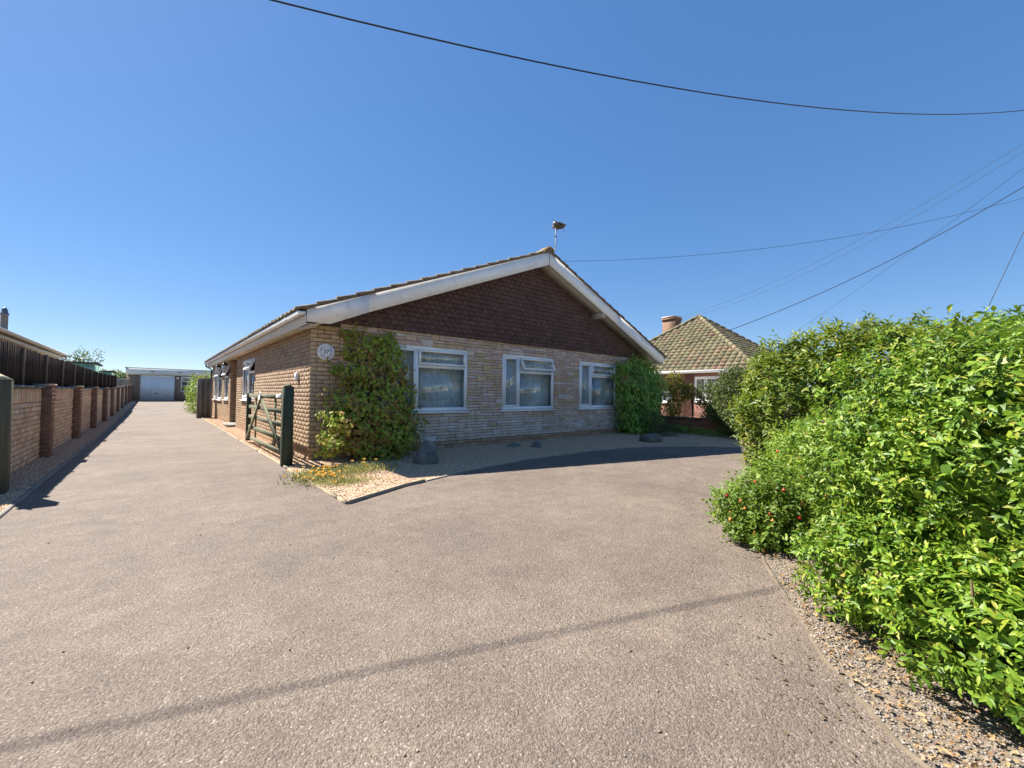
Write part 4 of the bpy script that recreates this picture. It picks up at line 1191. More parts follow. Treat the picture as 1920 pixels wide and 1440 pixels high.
rc = [q for q in rc if not any(abs((Y1W-(q[0]+q[1])/2)-(py+pw/2)) < pw/2-0.03 for py, pw in PIERS)]
lay_pieces('brick', GC, rc, (GWX, Y1W, 0), (0, -1, 0), (1, 0, 0), MT['pink_brick'], 0.03, 0.005, 300, 0.003, 'bricks', 7)
y = Y0W
while y < Y1W-0.1:
    y2 = min(y+0.6, Y1W); zr = rise(y); b = MB(); b.bbox((GWX-0.26, y+0.004, 1.217+zr), (GWX+0.045, y2-0.004, 1.262+zr), 0.008); b.build('coping_stone', MT['coping'], GA); y = y2
for i, (py, pw) in enumerate(PIERS):
    zr = rise(py); H = 1.25
    b = MB(); b.box((GWX-0.05, py+0.012, -0.03), (GWX+0.108, py+pw-0.012, 1.263+zr)); PB = b.build('pier', MT['mortar'], GA)
    if i < 4:
        fr = brick_rects(0.165, H, (), v0=0.012+zr, bl=0.33); fx = brick_rects(pw, H, (), v0=0.012+zr, bl=0.225)
        lay_pieces('brick', PB, fr, (GWX-0.045, py, 0), (1, 0, 0), (0, -1, 0), MT['pier_brick'], 0.02, 0.005, 40, 0.002, 'bricks', 20+i)
        lay_pieces('brick', PB, fx, (GWX+0.12, py+pw, 0), (0, -1, 0), (1, 0, 0), MT['pier_brick'], 0.02, 0.005, 60, 0.002, 'bricks', 30+i)
    else:
        PB.data.materials[0] = MT['pier_brick']
    b = MB(); b.bbox((GWX-0.10, py-0.02, 1.264+zr), (GWX+0.14, py+pw+0.02, 1.297+zr), 0.008); b.build('pier_cap', MT['pier_cap'], GA)
# two small round lamps on the wall beside the piers
for (py, lab) in ((11.28, 'small round white lamp on the wall beside the first brick pier'), (14.98, 'small round white lamp on the wall beside the second brick pier')):
    t = thing('wall_lamp', lab, 'lamp', (GWX, py, 1.15), 'round lamps on the garden wall')
    b = MB(); b.lathe([(0.001, -.045), (0.03, -.038), (0.045, 0), (0.03, .038), (0.001, .045)], (GWX+0.05, py, 1.13), 12); b.build('globe', MT['upvc'], t, True)
    b = MB(); b.tube([(GWX+0.001, py, 1.17), (GWX+0.05, py, 1.18)], 0.012, 6); b.build('bracket', MT['black_metal'], t)

FEN = thing('board_fence', 'dark closeboard fence standing on top of the garden wall', 'fence', (GWX-0.2, 20, 1.26))
FX = GWX-0.17; rr = random.Random(3)
pm = {}
def board_mesh(h):
    k = round(h, 2)
    if k not in pm:
        b = MB(); b.raw([(-.009, 0, 0), (.011, 0, 0), (.004, .108, 0), (-.009, .108, 0), (-.009, 0, k), (.011, 0, k), (.004, .108, k), (-.009, .108, k)], quads=[(0,3,2,1),(4,5,6,7),(0,1,5,4),(1,2,6,5),(2,3,7,6),(3,0,4,7)])
        me = b.mesh('board'); me.materials.append(MT['fence_board']); pm[k] = me
    return pm[k]
FY0, FY1 = 7.7, 31.9
y = FY0
while y < FY1:
    obj('board', board_mesh(0.60+rr.choice([0, .01, .02])), None, FEN, (FX+0.012+rr.uniform(-.003, .003), y, 1.268+rise(y))); y += 0.097
y = 8.35
while y < FY1+0.1:
    b = MB(); b.bbox((FX+0.025, y-0.04, 1.265+rise(y)), (FX+0.052, y+0.04, 1.885+rise(y)), 0.004); b.build('post', MT['fence_post'], FEN); y += 1.88
for z in (1.36, 1.74):
    b = MB()
    for a, c in ((FY0, 22), (22, 27), (27, FY1)): b.beam((FX-0.02, a, z+rise(a)), (FX-0.02, c, z+rise(c)), 0.06, 0.035, (1, 0, 0))
    b.build('rail', MT['fence_board'], FEN)
PF = thing('picket_fence', 'pale open picket fence on the wall near the garage', 'fence', (GWX-0.2, 38, 1.5))
y = 32.3
while y < 44.6:
    b = MB(); b.box((FX, y, 1.268+rise(y)), (FX+0.03, y+0.06, 1.74+rise(y)-0.02*(y-32)/4)); b.build('picket', MT['grey_board'], PF); y += 0.62
b = MB(); b.beam((FX-0.02, 32.2, 1.70+rise(32)), (FX-0.02, 44.6, 1.6+rise(44)), 0.05, 0.03, (1, 0, 0)); b.build('rail', MT['grey_board'], PF)

def post(name, label, x, y, s, h, mat, topmat, cap=0.06, ledge=0.0):
    t = thing(name, label, 'post', (x, y, 0))
    b = MB(); b.bbox((x-s/2, y-s/2, -0.03), (x+s/2, y+s/2, h-cap), 0.008); b.build('shaft', mat, t)
    b = MB(); e = s/2+ledge
    b.raw([(x-e, y-e, h-cap+.001), (x+e, y-e, h-cap+.001), (x+e, y+e, h-cap+.001), (x-e, y+e, h-cap+.001), (x, y, h)], [(0, 1, 4), (1, 2, 4), (2, 3, 4), (3, 0, 4)], [(3, 2, 1, 0)])
    b.build('weathered_top', topmat, t)
    return t
post('gate_post', 'olive wooden post with bleached pointed top at the garden wall end', -1.36, 7.42, 0.19, 1.38, MT['post_wood'], MT['post_top'], 0.075, 0.004)
post('gate_post', 'thick dark green wooden post holding the open five bar gate', 1.635, 7.47, 0.15, 1.345, MT['green_paint'], MT['post_wood'], 0.07)

GT = thing('five_bar_gate', 'weathered green five bar gate folded back along the drive', 'gate', (1.665, 9.4, 0.1))
gx_, gy0, gy1 = 1.665, 7.60, 11.30
for z, hh in ((1.115, 0.085), (0.86, 0.075), (0.635, 0.075), (0.40, 0.075), (0.16, 0.08)):
    b = MB(); b.bbox((gx_-0.014, gy0, z-hh/2), (gx_+0.014, gy1, z+hh/2), 0.004); b.build('bar', MT['gate_wood'], GT)
b = MB(); b.bbox((gx_-0.045, gy1+0.002, 0.06), (gx_+0.045, gy1+0.085, 1.17), 0.006); b.build('stile', MT['green_paint'], GT)
b = MB(); b.bbox((gx_-0.045, gy0-0.02, 0.08), (gx_+0.045, gy0+0.07, 1.20), 0.006); b.build('stile', MT['green_paint'], GT)
ymid = 9.72
for ye in (gy0+0.12, gy1-0.02):
    b = MB(); b.beam((gx_-0.030, ymid, 1.09), (gx_-0.030, ye, 0.14), 0.075, 0.028, (1, 0, 0)); b.build('brace', MT['gate_wood'], GT)
for ye in (ymid-1.05, ymid+0.9):
    b = MB(); b.beam((gx_+0.030, ye, 1.09), (gx_+0.030, ye, 0.14), 0.07, 0.026, (1, 0, 0)); b.build('back_brace', MT['gate_wood'], GT)
def disc_x(mb, c, r, x0, x1, n=20, wav=0.0):
    V = [(x, c[0]+r*(1+wav*math.sin(8*2*math.pi*k/n))*math.cos(2*math.pi*k/n), c[1]+r*(1+wav*math.sin(8*2*math.pi*k/n))*math.sin(2*math.pi*k/n)) for x in (x0, x1) for k in range(n)]
    T = [(0, i+1, i) for i in range(1, n-1)]+[(n, n+i, n+i+1) for i in range(1, n-1)]
    mb.raw(V, [tuple(reversed(f)) for f in T], [(k, (k+1) % n, n+(k+1) % n, n+k) for k in range(n)])
t = thing('gate_sign', 'round white sign fixed at the middle of the gate top rail', 'sign', (1.63, ymid, 1.1))
b = MB(); disc_x(b, (ymid, 1.12), 0.085, 1.595, 1.613, 32, 0.06); b.build('plate', MT['upvc'], t)
t = thing('gate_plate', 'small white rectangular plate on the gate rail beside the green post', 'sign', (1.64, 8.15, 1.1))
b = MB(); b.bbox((1.638, 7.98, 1.095), (1.648, 8.36, 1.165), 0.003); b.build('plate', MT['upvc'], t)

# panels at the far end of the bungalow: tall silvered boards
SFN = thing('side_fence', 'tall silvered timber panel closing the gap at the house corner', 'fence', (1.75, 23.0, 0))
for i, xx in enumerate((1.44, 1.62, 1.79)):
    b = MB(); b.bbox((xx, 22.96+0.02*i, 0), (xx+0.165, 23.0+0.02*i, 1.78+0.01*i), 0.006); b.build('board', MT['grey_board'], SFN)
b = MB(); b.bbox((1.40, 22.9, 0), (1.432, 23.1, 1.74), 0.005); b.build('post', MT['grey_board'], SFN)
b = MB(); b.bbox((1.60, 22.86, 0.0), (1.63, 22.94, 1.80), 0.005); b.build('batten', MT['fence_post'], SFN)
b = MB(); b.bbox((1.765, 22.86, 0.0), (1.795, 22.94, 1.80), 0.005); b.build('batten', MT['fence_post'], SFN)

# ================================================================== GARAGE
gz0 = 0.34; GY = 45.0
GR = thing('garage', 'flat roofed brick garage with white up and over door', 'garage', (1.0, 48, gz0))
gb = mat_brick_tex('garage_brick', (0.30, 0.19, 0.125), (0.24, 0.155, 0.105), (0.26, 0.22, 0.18), 0)
GX0, GX1 = -1.80, 7.4
b = MB(); gh = [(-0.95, 1.22, gz0-0.1, 2.46), (1.62, 2.6, 1.18, 2.42)]
def mkg(a, c, d, e): b.box((a, GY, d), (c, GY+0.22, e))
wall_with_holes(b, GX1-GX0, 2.5-gz0+0.1, gh, mkg, GX0, gz0-0.1)
b.box((GX0, GY+0.221, gz0-0.1), (GX0+0.22, GY+6, 2.5)); b.box((GX1-0.22, GY+0.221, gz0-0.1), (GX1, GY+6, 2.5)); b.box((GX0+0.221, GY+5.78, gz0-0.1), (GX1-0.221, GY+6, 2.5))
b.build('wall', gb, GR)
b = MB(); b.raw([(GX0-.03, GY-.10, 2.501), (GX1, GY-.10, 2.501), (GX1, GY-.10, 2.96), (GX0-.03, GY-.10, 3.0), (GX0-.03, GY-.04, 2.501), (GX1, GY-.04, 2.501), (GX1, GY-.04, 2.96), (GX0-.03, GY-.04, 3.0)], quads=[(0,1,2,3),(7,6,5,4),(4,5,1,0),(3,2,6,7),(4,0,3,7),(1,5,6,2)])
FA = b.build('fascia', MT['fascia_blue'], GR)
for vx in (-0.25, 1.55):
    b = MB(); b.bbox((vx-0.13, GY-.118, 2.70), (vx+0.13, GY-.102, 2.83), 0.004); b.build('vent', MT['cream'], FA)
b = MB(); b.raw([(GX0-.08, GY-.14, 3.001), (GX1, GY-.14, 2.961), (GX1, GY+6, 2.961), (GX0-.08, GY+6, 3.001), (GX0-.08, GY-.14, 3.05), (GX1, GY-.14, 3.01), (GX1, GY+6, 3.01), (GX0-.08, GY+6, 3.05)], quads=[(3,2,1,0),(4,5,6,7),(0,1,5,4),(1,2,6,5),(2,3,7,6),(3,0,4,7)]); b.build('roof', MT['felt'], GR)
b = MB(); b.box((-0.95, GY+.03, gz0), (-0.88, GY+.10, 2.46)); b.box((1.15, GY+.03, gz0), (1.22, GY+.10, 2.46)); b.box((-0.88, GY+.03, 2.39), (1.15, GY+.10, 2.46)); b.build('door_frame', MT['upvc'], GR)
GD = bpy.data.objects.new('garage_door', None); link(GD, GR, (0.13, GY+.06, gz0))
for k in range(13):
    x0 = -0.875+k*0.1555
    b = MB(); b.prism([(x0+.002, GY+.05), (x0+.02, GY+.035), (x0+.135, GY+.035), (x0+.1535, GY+.05), (x0+.1535, GY+.07), (x0+.002, GY+.07)], 2, gz0+0.01, 2.385); b.build('door_panel', MT['door_white'], GD)
b = MB(); b.lathe([(0.001, -.05), (0.05, -.04), (0.05, .04), (0.001, .05)], (0.09, GY+.02, 0.98), 10); b.build('handle', MT['black_metal'], GD)
make_window(GR, (1.62, GY, 1.18), (1, 0, 0), (0, -1, 0), 0.98, 1.24, 0, 0.82)
t = thing('floodlight', 'small white round lamp beside the garage door', 'lamp', (1.40, GY-0.05, 2.3))
b = MB(); b.lathe([(0.001, -.10), (0.07, -.08), (0.10, 0), (0.09, .05), (0.001, .06)], (1.40, GY-0.09, 2.28), 12); b.build('globe', MT['upvc'], t, True)
b = MB(); b.bbox((1.36, GY-0.03, 2.24), (1.44, GY-0.002, 2.36), 0.005); b.build('base', MT['upvc'], t)

# ================================================================== NEIGHBOUR ON THE LEFT
LN = thing('neighbour_bungalow', 'cream walled bungalow with white gutter showing above the dark fence', 'house', (-6, 14, 0))
LX = -2.95
b = MB(); lh = [(14.6, 16.6, 1.0, 2.05)]
def mkl(a, c, d, e): b.box((LX-0.25, a, d), (LX, c, e))
wall_with_holes(b, 16.4, 2.36, lh, mkl, 5.0, 0.0)
b.box((LX-7, 21.15, 0), (LX-0.251, 21.4, 2.36)); b.box((LX-7, 5.0, 0), (LX-0.251, 5.25, 2.36))
b.build('wall', MT['cream'], LN)
b = MB(); b.prism([(LX+0.32, 2.50), (LX-3.5, 3.75), (LX-7.3, 2.50), (LX-7.3, 2.42), (LX-3.5, 3.66), (LX+0.32, 2.42)][0:2]+[(LX-3.5, 3.66), (LX+0.32, 2.42)], 1, 4.8, 22.9); b.prism([(LX-3.5, 3.75), (LX-7.3, 2.50), (LX-7.3, 2.42), (LX-3.5, 3.66)], 1, 4.8, 22.9); b.build('roof', MT['roof_tile'], LN)
b = MB(); b.box((LX+0.26, 4.8, 2.36), (LX+0.285, 22.85, 2.50)); b.build('fascia', MT['upvc_old'], LN)
b = MB(); b.box((LX+0.002, 4.8, 2.365), (LX+0.259, 22.85, 2.385)); b.build('soffit', MT['cream'], LN)
b = MB(); b.prism([(LX+0.345+0.06*math.cos(math.radians(180+a)), 2.53+0.06*math.sin(math.radians(180+a))) for a in range(0, 181, 20)], 1, 4.8, 23.0); b.build('gutter', MT['upvc_old'], LN)
b = MB(); b.tube([(LX+0.345, 22.9, 2.48), (LX+0.345, 22.9, 2.36), (LX+0.06, 22.5, 2.22), (LX+0.06, 22.3, 0)], 0.035, 8); b.build('downpipe', MT['upvc_old'], LN)
make_window(LN, (LX, 14.6, 1.0), (0, 1, 0), (1, 0, 0), 2.0, 1.05, 1.0, 0)
b = MB(); b.lathe([(0.09, 0), (0.085, 0.18), (0.07, 0.22), (0.07, 0.60), (0.085, 0.61), (0.085, 0.66), (0.065, 0.67), (0.06, 0.75), (0.03, 0.81), (0.001, 0.82)], (-3.15, 17.45, 2.60), 12); b.build('flue', MT['flue'], LN)

# green sheds and trees beyond
for (x0, x1, y0, y1, zl, zr_, lab) in ((-5.4, -2.75, 33.8, 37, 2.82, 2.80, 'mint green shed with dark flat roof beyond the board fence'), (-3.6, -2.35, 39.6, 42, 2.55, 2.5, 'smaller mint green shed nearer the garage')):
    t = thing('garden_shed', lab, 'shed', ((x0+x1)/2, (y0+y1)/2, rise(y0)))
    b = MB(); b.box((x0, y0, 0), (x1, y1, zl-0.1)); b.build('wall', MT['mint'], t)
    b = MB(); b.bbox((x0-.15, y0-.15, zl-0.099), (x1+.18, y1+.1, zl-0.02), 0.01); b.build('roof', MT['felt'], t)
    b = MB(); b.box((x1+0.002, y0+0.2, 1.2), (x1+0.02, y0+1.2, 2.2)); b.build('window', MT['glass'], t)

# ================================================================== NEIGHBOUR ON THE RIGHT
RN = thing('neighbour_house', 'red brick house with mossy hipped tile roof beyond the low wall', 'house', (24.2, 11.1, 0))
rb = mat_brick_tex('neighbour_brick', (0.175, 0.068, 0.045), (0.135, 0.052, 0.038), (0.14, 0.105, 0.085), 1)
ex0, ex1, ey0, ey1 = 19.6, 28.8, 6.5, 15.7; pk = Vector((24.2, 11.1, 5.9)); ez = 2.45
b = MB(); rh = [(7.85, 9.42, 0.98, 2.18), (10.55, 11.15, 0.9, 1.5)]
def mkr(a, c, d, e): b.box((20.0, a, d), (20.25, c, e))
wall_with_holes(b, 8.4, 2.42, rh, mkr, 6.9, 0.0)
b.box((20.251, 6.9, 0), (28.4, 7.15, 2.42)); b.box((20.251, 15.05, 0), (28.4, 15.3, 2.42)); b.box((28.15, 7.151, 0), (28.4, 15.049, 2.42))
b.build('wall', rb, RN)
make_window(RN, (20.0, 9.42, 0.98), (0, -1, 0), (-1, 0, 0), 1.57, 1.20, 0.55, 0.82)
make_window(RN, (20.0, 11.15, 0.9), (0, -1, 0), (-1, 0, 0), 0.6, 0.6, 0, 0)
RR = bpy.data.objects.new('roof', None); link(RR, RN, (24.2, 11.1, 4))
b = MB(); cs = [(ex0, ey0, ez), (ex1, ey0, ez), (ex1, ey1, ez), (ex0, ey1, ez), tuple(pk-Vector((0, 0, .04)))]
b.raw(cs, [(0, 1, 4), (1, 2, 4), (2, 3, 4), (3, 0, 4)], [(3, 2, 1, 0)]); b.build('roof_deck', MT['felt'], RR)
# hipped tiles: per face, eave axis e, inward axis i
half = 4.6; rz = 5.9-ez; sl = math.hypot(half, rz); NR = 19; Gt = sl/NR; TWd = 0.30
cs_, sn_ = half/sl, rz/sl
Vh = []
sec = [(0, 0.0), (0.05, 0.030), (0.10, 0.030), (0.15, 0.0), (TWd-0.004, 0.0)]
for (s, lift) in ((-0.04, 0.060), (Gt, 0.028)):
    for (y, zz) in sec: Vh.append((s, y, zz+lift))
    for (y, zz) in sec: Vh.append((s, y, lift-0.02))
Qh = []
for i in range(4): Qh += [(i, i+1, 11+i, 10+i), (5+i, 15+i, 16+i, 6+i), (i, 5+i, 6+i, i+1), (10+i, 11+i, 16+i, 15+i)]
Qh += [(0, 10, 15, 5), (4, 9, 19, 14)]
faces = [(Vector((ex0, ey1, ez)), Vector((0, -1, 0)), Vector((1, 0, 0)), 0), (Vector((ex0, ey0, ez)), Vector((1, 0, 0)), Vector((0, 1, 0)), 1),
         (Vector((ex1, ey0, ez)), Vector((0, 1, 0)), Vector((-1, 0, 0)), 2), (Vector((ex1, ey1, ez)), Vector((-1, 0, 0)), Vector((0, -1, 0)), 3)]
rest = MB(); rr = random.Random(5); cnt = 0
for (c0, e, inn, fi) in faces:
    for row in range(NR):
        ins = row*Gt*cs_+0.02
        k0 = 0
        x = 0.0
        while x < 2*half:
            if x+TWd*0.55 > ins and x+TWd*0.45 < 2*half-ins:
                j = rr.uniform(-.006, .006)
                P = []
                for (s, y, h) in Vh:
                    d = row*Gt+s
                    xx = min(max(x+y, d*cs_-0.02), 2*half-d*cs_+0.02)
                    P.append(c0+e*xx+inn*(d*cs_-h*sn_)+Vector((0, 0, d*sn_+h*cs_+j)))
                if fi == 0 and cnt < 300:
                    b = MB(); b.raw(P, quads=Qh); b.build('roof_tile', MT['moss_tile'], RR); cnt += 1
                else: rest.raw(P, quads=Qh)
            x += TWd
rest.build('roof_tiles', MT['moss_tile'], RR, kind='stuff')
for (cx, cy) in ((ex0, ey0), (ex0, ey1), (ex1, ey0), (ex1, ey1)):
    a = Vector((cx, cy, ez+0.05)); bb = pk+Vector((0, 0, .05)); n_ = 18
    for k in range(n_):
        p, q = a.lerp(bb, k/n_), a.lerp(bb, (k+1.04)/n_)
        if (cx, cy) == (ex1, ey1) : continue
        b = MB(); b.tube([p, q], [0.125, 0.11], 8); b.build('hip_tile', MT['moss_tile'], RR)
b = MB()
g_r = 0.06
prof = [(0.345*0, 0)]
b.prism([(ey0+0.0, 2.36), (ey1, 2.36), (ey1, 2.47), (ey0, 2.47)], 0, 19.50, 19.60); GU = b.build('gutter', MT['upvc_old'], RR)
b = MB(); b.box((19.62, 6.52, 2.34), (19.64, 15.68, 2.46)); b.box((19.62, 6.50, 2.34), (28.78, 6.519, 2.46)); b.build('fascia', MT['upvc_old'], RR)
b = MB(); b.box((19.641, 6.52, 2.40), (19.999, 15.6, 2.418)); b.build('soffit', MT['upvc_old'], RR)
b = MB(); b.box((24.75, 12.9, 3.9), (25.6, 13.75, 6.25)); b.box((24.70, 12.85, 6.10), (25.65, 13.80, 6.2)); b.build('chimney', mat_brick_tex('chimney_brick', (0.21, 0.115, 0.066), (0.165, 0.088, 0.052), (0.17, 0.135, 0.105), 1), RR)
b = MB(); b.box((24.72, 12.87, 6.251), (25.63, 13.78, 6.33)); b.build('chimney_cap', MT['pier_cap'], RR)

# low boundary wall with pier ------------------------------------------
BW = thing('boundary_wall', 'low orange brick boundary wall half hidden by shrubs', 'wall', (13.5, 5.5, 0))
b = MB(); b.box((13.418, 3.2, -0.03), (13.6, 7.7, 0.46)); BC = b.build('wall_core', MT['mortar'], BW)
lay_pieces('brick', BC, brick_rects(4.5, 0.45, (), v0=0.01), (13.4, 7.7, 0), (0, -1, 0), (-1, 0, 0), MT['red_brick'], 0.03, 0.005, 300, 0.002, 'bricks', 41)
b = MB(); y = 3.2
while y < 7.6:
    b = MB(); b.bbox((13.37, y+.003, 0.462), (13.65, y+0.447, 0.515), 0.008); b.build('coping_brick', MT['pier_brick'], BW); y += 0.45
b = MB(); b.bbox((13.36, 7.702, 0), (13.72, 8.06, 1.02), 0.008); b.build('pier', MT['pier_brick'], BW)
b = MB(); b.bbox((13.33, 7.67, 1.021), (13.75, 8.09, 1.07), 0.01); b.build('pier_cap', MT['pier_cap'], BW)
b = MB(); b.box((13.45, 8.09, 0), (13.65, 14, 0.9)); b.build('wall_length', MT['red_brick'], BW)
t = thing('metal_post', 'thin black metal post behind the low boundary wall', 'post', (14.2, 6.75, 0))
b = MB(); b.tube([(14.2, 6.75, 0), (14.2, 6.75, 0.98)], 0.025, 8); b.build('shaft', MT['black_metal'], t)
b = MB(); b.lathe([(0.05, 0), (0.06, 0.06), (0.03, 0.12), (0.001, 0.16)], (14.2, 6.75, 0.98), 8); b.build('cap', MT['black_metal'], t)
t = thing('plant_pot', 'terracotta pot on the forecourt of the red brick house', 'pot', (16.8, 7.9, 0))
b = MB(); b.lathe([(0.14, 0), (0.20, 0.32), (0.22, 0.33), (0.22, 0.38), (0.19, 0.38), (0.17, 0.34), (0.001, 0.33)], (16.8, 7.9, -0.02), 16); b.build('bowl', MT['pot'], t)

# ================================================================== HOUSES ACROSS THE ROAD (seen in the window reflections)
def street_house(x0, x1, y, label, wallm, roofm, ridge, wins):
    t = thing('street_house', label, 'house', ((x0+x1)/2, y-4, 0))
    b = MB(); b.box((x0, y-8, -0.05), (x1, y, 2.6)); b.build('wall', wallm, t)
    b = MB(); b.prism([(y+0.4, 2.5), (y-4, ridge), (y-8.4, 2.5), (y-8.4, 2.4), (y+0.4, 2.4)], 0, x0-.3, x1+.3); b.build('roof', roofm, t)
    b = MB(); b.box((x0-.3, y+0.405, 2.38), (x1+.3, y+0.44, 2.55)); b.build('fascia', MT['upvc'], t)
    for (a, c, d, e) in wins:
        b = MB(); b.box((a, y+.002, d), (c, y+.06, e)); W_ = b.build('window', MT['upvc'], t)
        n_ = max(1, int((c-a)/0.7)); ww = (c-a-.08)/n_
        for k in range(n_):
            b = MB(); b.box((a+.08+k*ww, y+.061, d+.08), (a+k*ww+ww, y+.07, e-.08)); b.build('pane', MT['black_metal'], W_)
bt = mat_brick_tex('street_brick', (0.42, 0.20, 0.11), (0.36, 0.17, 0.10), (0.3, 0.26, 0.22), 0)
street_house(11, 22.6, -16, 'brown brick chalet bungalow with white dormer windows across the road', bt, MT['slate'], 6.2, [(12, 14, .8, 2.1), (15, 16, .1, 2.1), (16.8, 19.2, .8, 2.1), (20.2, 21.8, .8, 2.1)])
ch = bpy.data.objects[[o.name for o in bpy.data.objects if o.name.startswith('street_house')][-1]]
b = MB(); b.box((16.6, -19.5, 3.0), (22.2, -16.6, 5.1)); DM = b.build('dormer', MT['slate'], ch)
b = MB(); b.box((16.4, -19.6, 5.101), (22.4, -16.4, 5.25)); b.build('dormer_roof', MT['felt'], DM)
for wx in (17.3, 18.9, 20.6):
    b = MB(); b.box((wx, -16.598, 3.55), (wx+0.95, -16.55, 4.75)); b.build('dormer_window', MT['upvc'], DM)
    for pz in ((3.63, 4.12), (4.2, 4.67)):
        b = MB(); b.box((wx+.1, -16.549, pz[0]), (wx+.85, -16.54, pz[1])); b.build('dormer_pane', MT['black_metal'], DM)
street_house(25.5, 33.5, -16, 'orange brick bungalow with brown roof across the road', bt, MT['slate'], 5.2, [(26.5, 28.5, .8, 2.1), (29.3, 30.3, .1, 2.1), (31, 32.8, .8, 2.1)])
street_house(37, 46, -16, 'pale rendered bungalow with dark roof across the road', MT['cream'], MT['slate'], 5.4, [(38, 40, .8, 2.1), (41, 42, .1, 2.1), (43, 45, .8, 2.1)])
for (xa, xb) in ((9, 18.5), (24.5, 34)):
    t = thing('low_hedge', ('clipped hedge before the brown brick bungalow across the road' if xa < 20 else 'clipped hedge before the orange brick bungalow across the road'), 'hedge', ((xa+xb)/2, -12.8, 0))
    P, N, f = blob_points([(x_, -12.8, 0.45, 0.9, 0.45, 0.55) for x_ in np.arange(xa, xb, 0.9)], 7000, seed=int(xa))
    rr_ = np.random.default_rng(int(xa)); n = len(P)
    L = 0.07+0.05*rr_.random(n); foliage(t, (P, N+rr_.normal(size=(n, 3))*.7, N+np.array([0, 0, .6])+rr_.normal(size=(n, 3))*.5, L, L*.55), LEAF_HEDGE, n_obj=0, simple=True)

# ================================================================== POLE AND WIRES
PX, PY = 20.0, -1.712
t = thing('telegraph_pole', 'tall brown wooden telegraph pole at the roadside', 'pole', (PX, PY, 0))
b = MB(); b.tube([(PX, PY, -0.1), (PX, PY, 5), (PX, PY, 10.25)], [0.15, 0.125, 0.10], 14); b.build('shaft', MT['bark'], t, True)
b = MB(); b.lathe([(0.14, 9.35), (0.14, 9.4), (0.14, 9.6)], (PX, PY, 0), 12); b.build('collar', MT['steel'], t)
def wire(label, A, B, sag, rad, n=40, name='overhead_wire'):
    A, B = Vector(A), Vector(B); P = []
    for i in range(n+1):
        s = i/n; P.append(A.lerp(B, s)+Vector((0, 0, -4*sag*s*(1-s))))
    mb = MB(); mb.tube(P, rad, 6)
    return tag(mb.build(name, MT['cable'], smooth=True), label, 'cable')
# the thick cable over the drive: lowest near the drive, climbing to the pole
P = []
for i in range(61):
    x = -24+44*i/60; tt = (x-20)/(1.0-20); P.append((x, -1.712+tt*6.848, 5.425+0.00808*(x+3.5)**2))
mb = MB(); mb.tube(P, 0.0095, 8); tag(mb.build('overhead_wire', MT['cable'], smooth=True), 'thick black cable sagging across the sky over the drive', 'cable')
wire('thin wire from the bungalow ridge to the roadside pole', (XC+0.45, YV+0.4, 4.84), (PX, PY, 7.5), 0.55, 0.005)
wire('upper of two thin wires running from the chimney to the pole', (24.9, 12.8, 6.2), (PX, PY, 9.6), 0.75, 0.006)
wire('lower of two thin wires running from the chimney to the pole', (24.95, 12.8, 6.08), (PX, PY, 9.35), 0.85, 0.006)
wire('black cable passing in front of the mossy roof to the pole', (13.36, 7.5, 2.72), (PX, PY, 8.3), 0.55, 0.011)
wire('faint thin wire rising behind the laurel to the pole', (34, 11.5, 4.2), (PX, PY, 9.05), 0.3, 0.006)
wire('steep steel stay wire running down from the pole into the shrubs', (17.0, 1.2, 0.0), (PX, PY, 9.1), 0.0, 0.009, 4, 'stay_wire')

# ================================================================== PLANTS
# big hedge on the right ------------------------------------------------
HG = thing('hedge', 'big glossy bright green hedge leaning over the gravel bed', 'hedge', (3.6, 0.0, 0))
HB = [(3.5, 0.20, 0.74, 0.70, 0.66, 0.84), (3.2, -0.25, 0.76, 0.82, 0.75, 0.82), (2.95, -0.85, 0.78, 0.86, 0.8, 0.80), (2.9, -1.6, 0.78, 0.9, 0.8, 0.8), (3.0, -2.3, 0.75, 0.8, 0.6, 0.75),
      (4.2, -0.2, 0.80, 0.9, 0.7, 0.86), (4.0, -1.0, 0.8, 0.9, 0.8, 0.84), (4.9, -0.35, 0.85, 0.9, 0.7, 0.95), (4.3, -1.8, 0.8, 1.0, 0.9, 0.85), (5.6, -0.5, 0.9, 0.9, 0.7, 0.95),
      (3.0, 0.33, 0.27, 0.48, 0.42, 0.28), (2.68, -0.12, 0.27, 0.52, 0.45, 0.30), (2.55, -0.65, 0.27, 0.5, 0.5, 0.30), (2.5, -1.3, 0.3, 0.5, 0.5, 0.3)]
r = np.random.default_rng(21)
P, N, f = blob_points(HB, 21000, (0.78, 1.04), 0.09, 21)
cs = camside(P, N)
keep = (cs > -0.1) | (r.random(len(P)) < 0.25); P, N = P[keep], N[keep]
data = shoots(P, N, 7, 0.065, 0.045, 0.44, r, 0.35, 0.5, 0.35)
out = np.tile(camside(P, N), 7)
foliage(HG, data, LEAF_HEDGE, out, 300)
P, N, f = blob_points(HB, 34000, (0.45, 0.84), 0.05, 22, 0.5)
n = len(P); L = 0.07+0.03*r.random(n)
obj('inner_foliage', leaf_mesh('inner_foliage', P, r.normal(size=(n, 3)), N+r.normal(size=(n, 3))*.6, L, L*.5, True), LEAF_HEDGE, HG, kind='stuff')
tips = []
for k in range(70):
    bq = HB[int(r.integers(0, len(HB)))]; a = r.random()*6.28
    tips.append((bq[0]+bq[3]*.8*math.cos(a), bq[1]+bq[4]*.8*math.sin(a), bq[2]+bq[5]*(r.random()*1.2-.3)))
mb = MB()
for (x_, y_, z_) in tips:
    b0 = Vector((x_*0.75+3.6*0.25, y_*0.75-0.05, 0.0)); t0 = Vector((x_, y_, z_)); md = b0.lerp(t0, .5)+Vector((r.normal()*.06, r.normal()*.06, .1))
    mb.tube([b0, md, t0], [0.014, 0.009, 0.003], 5)
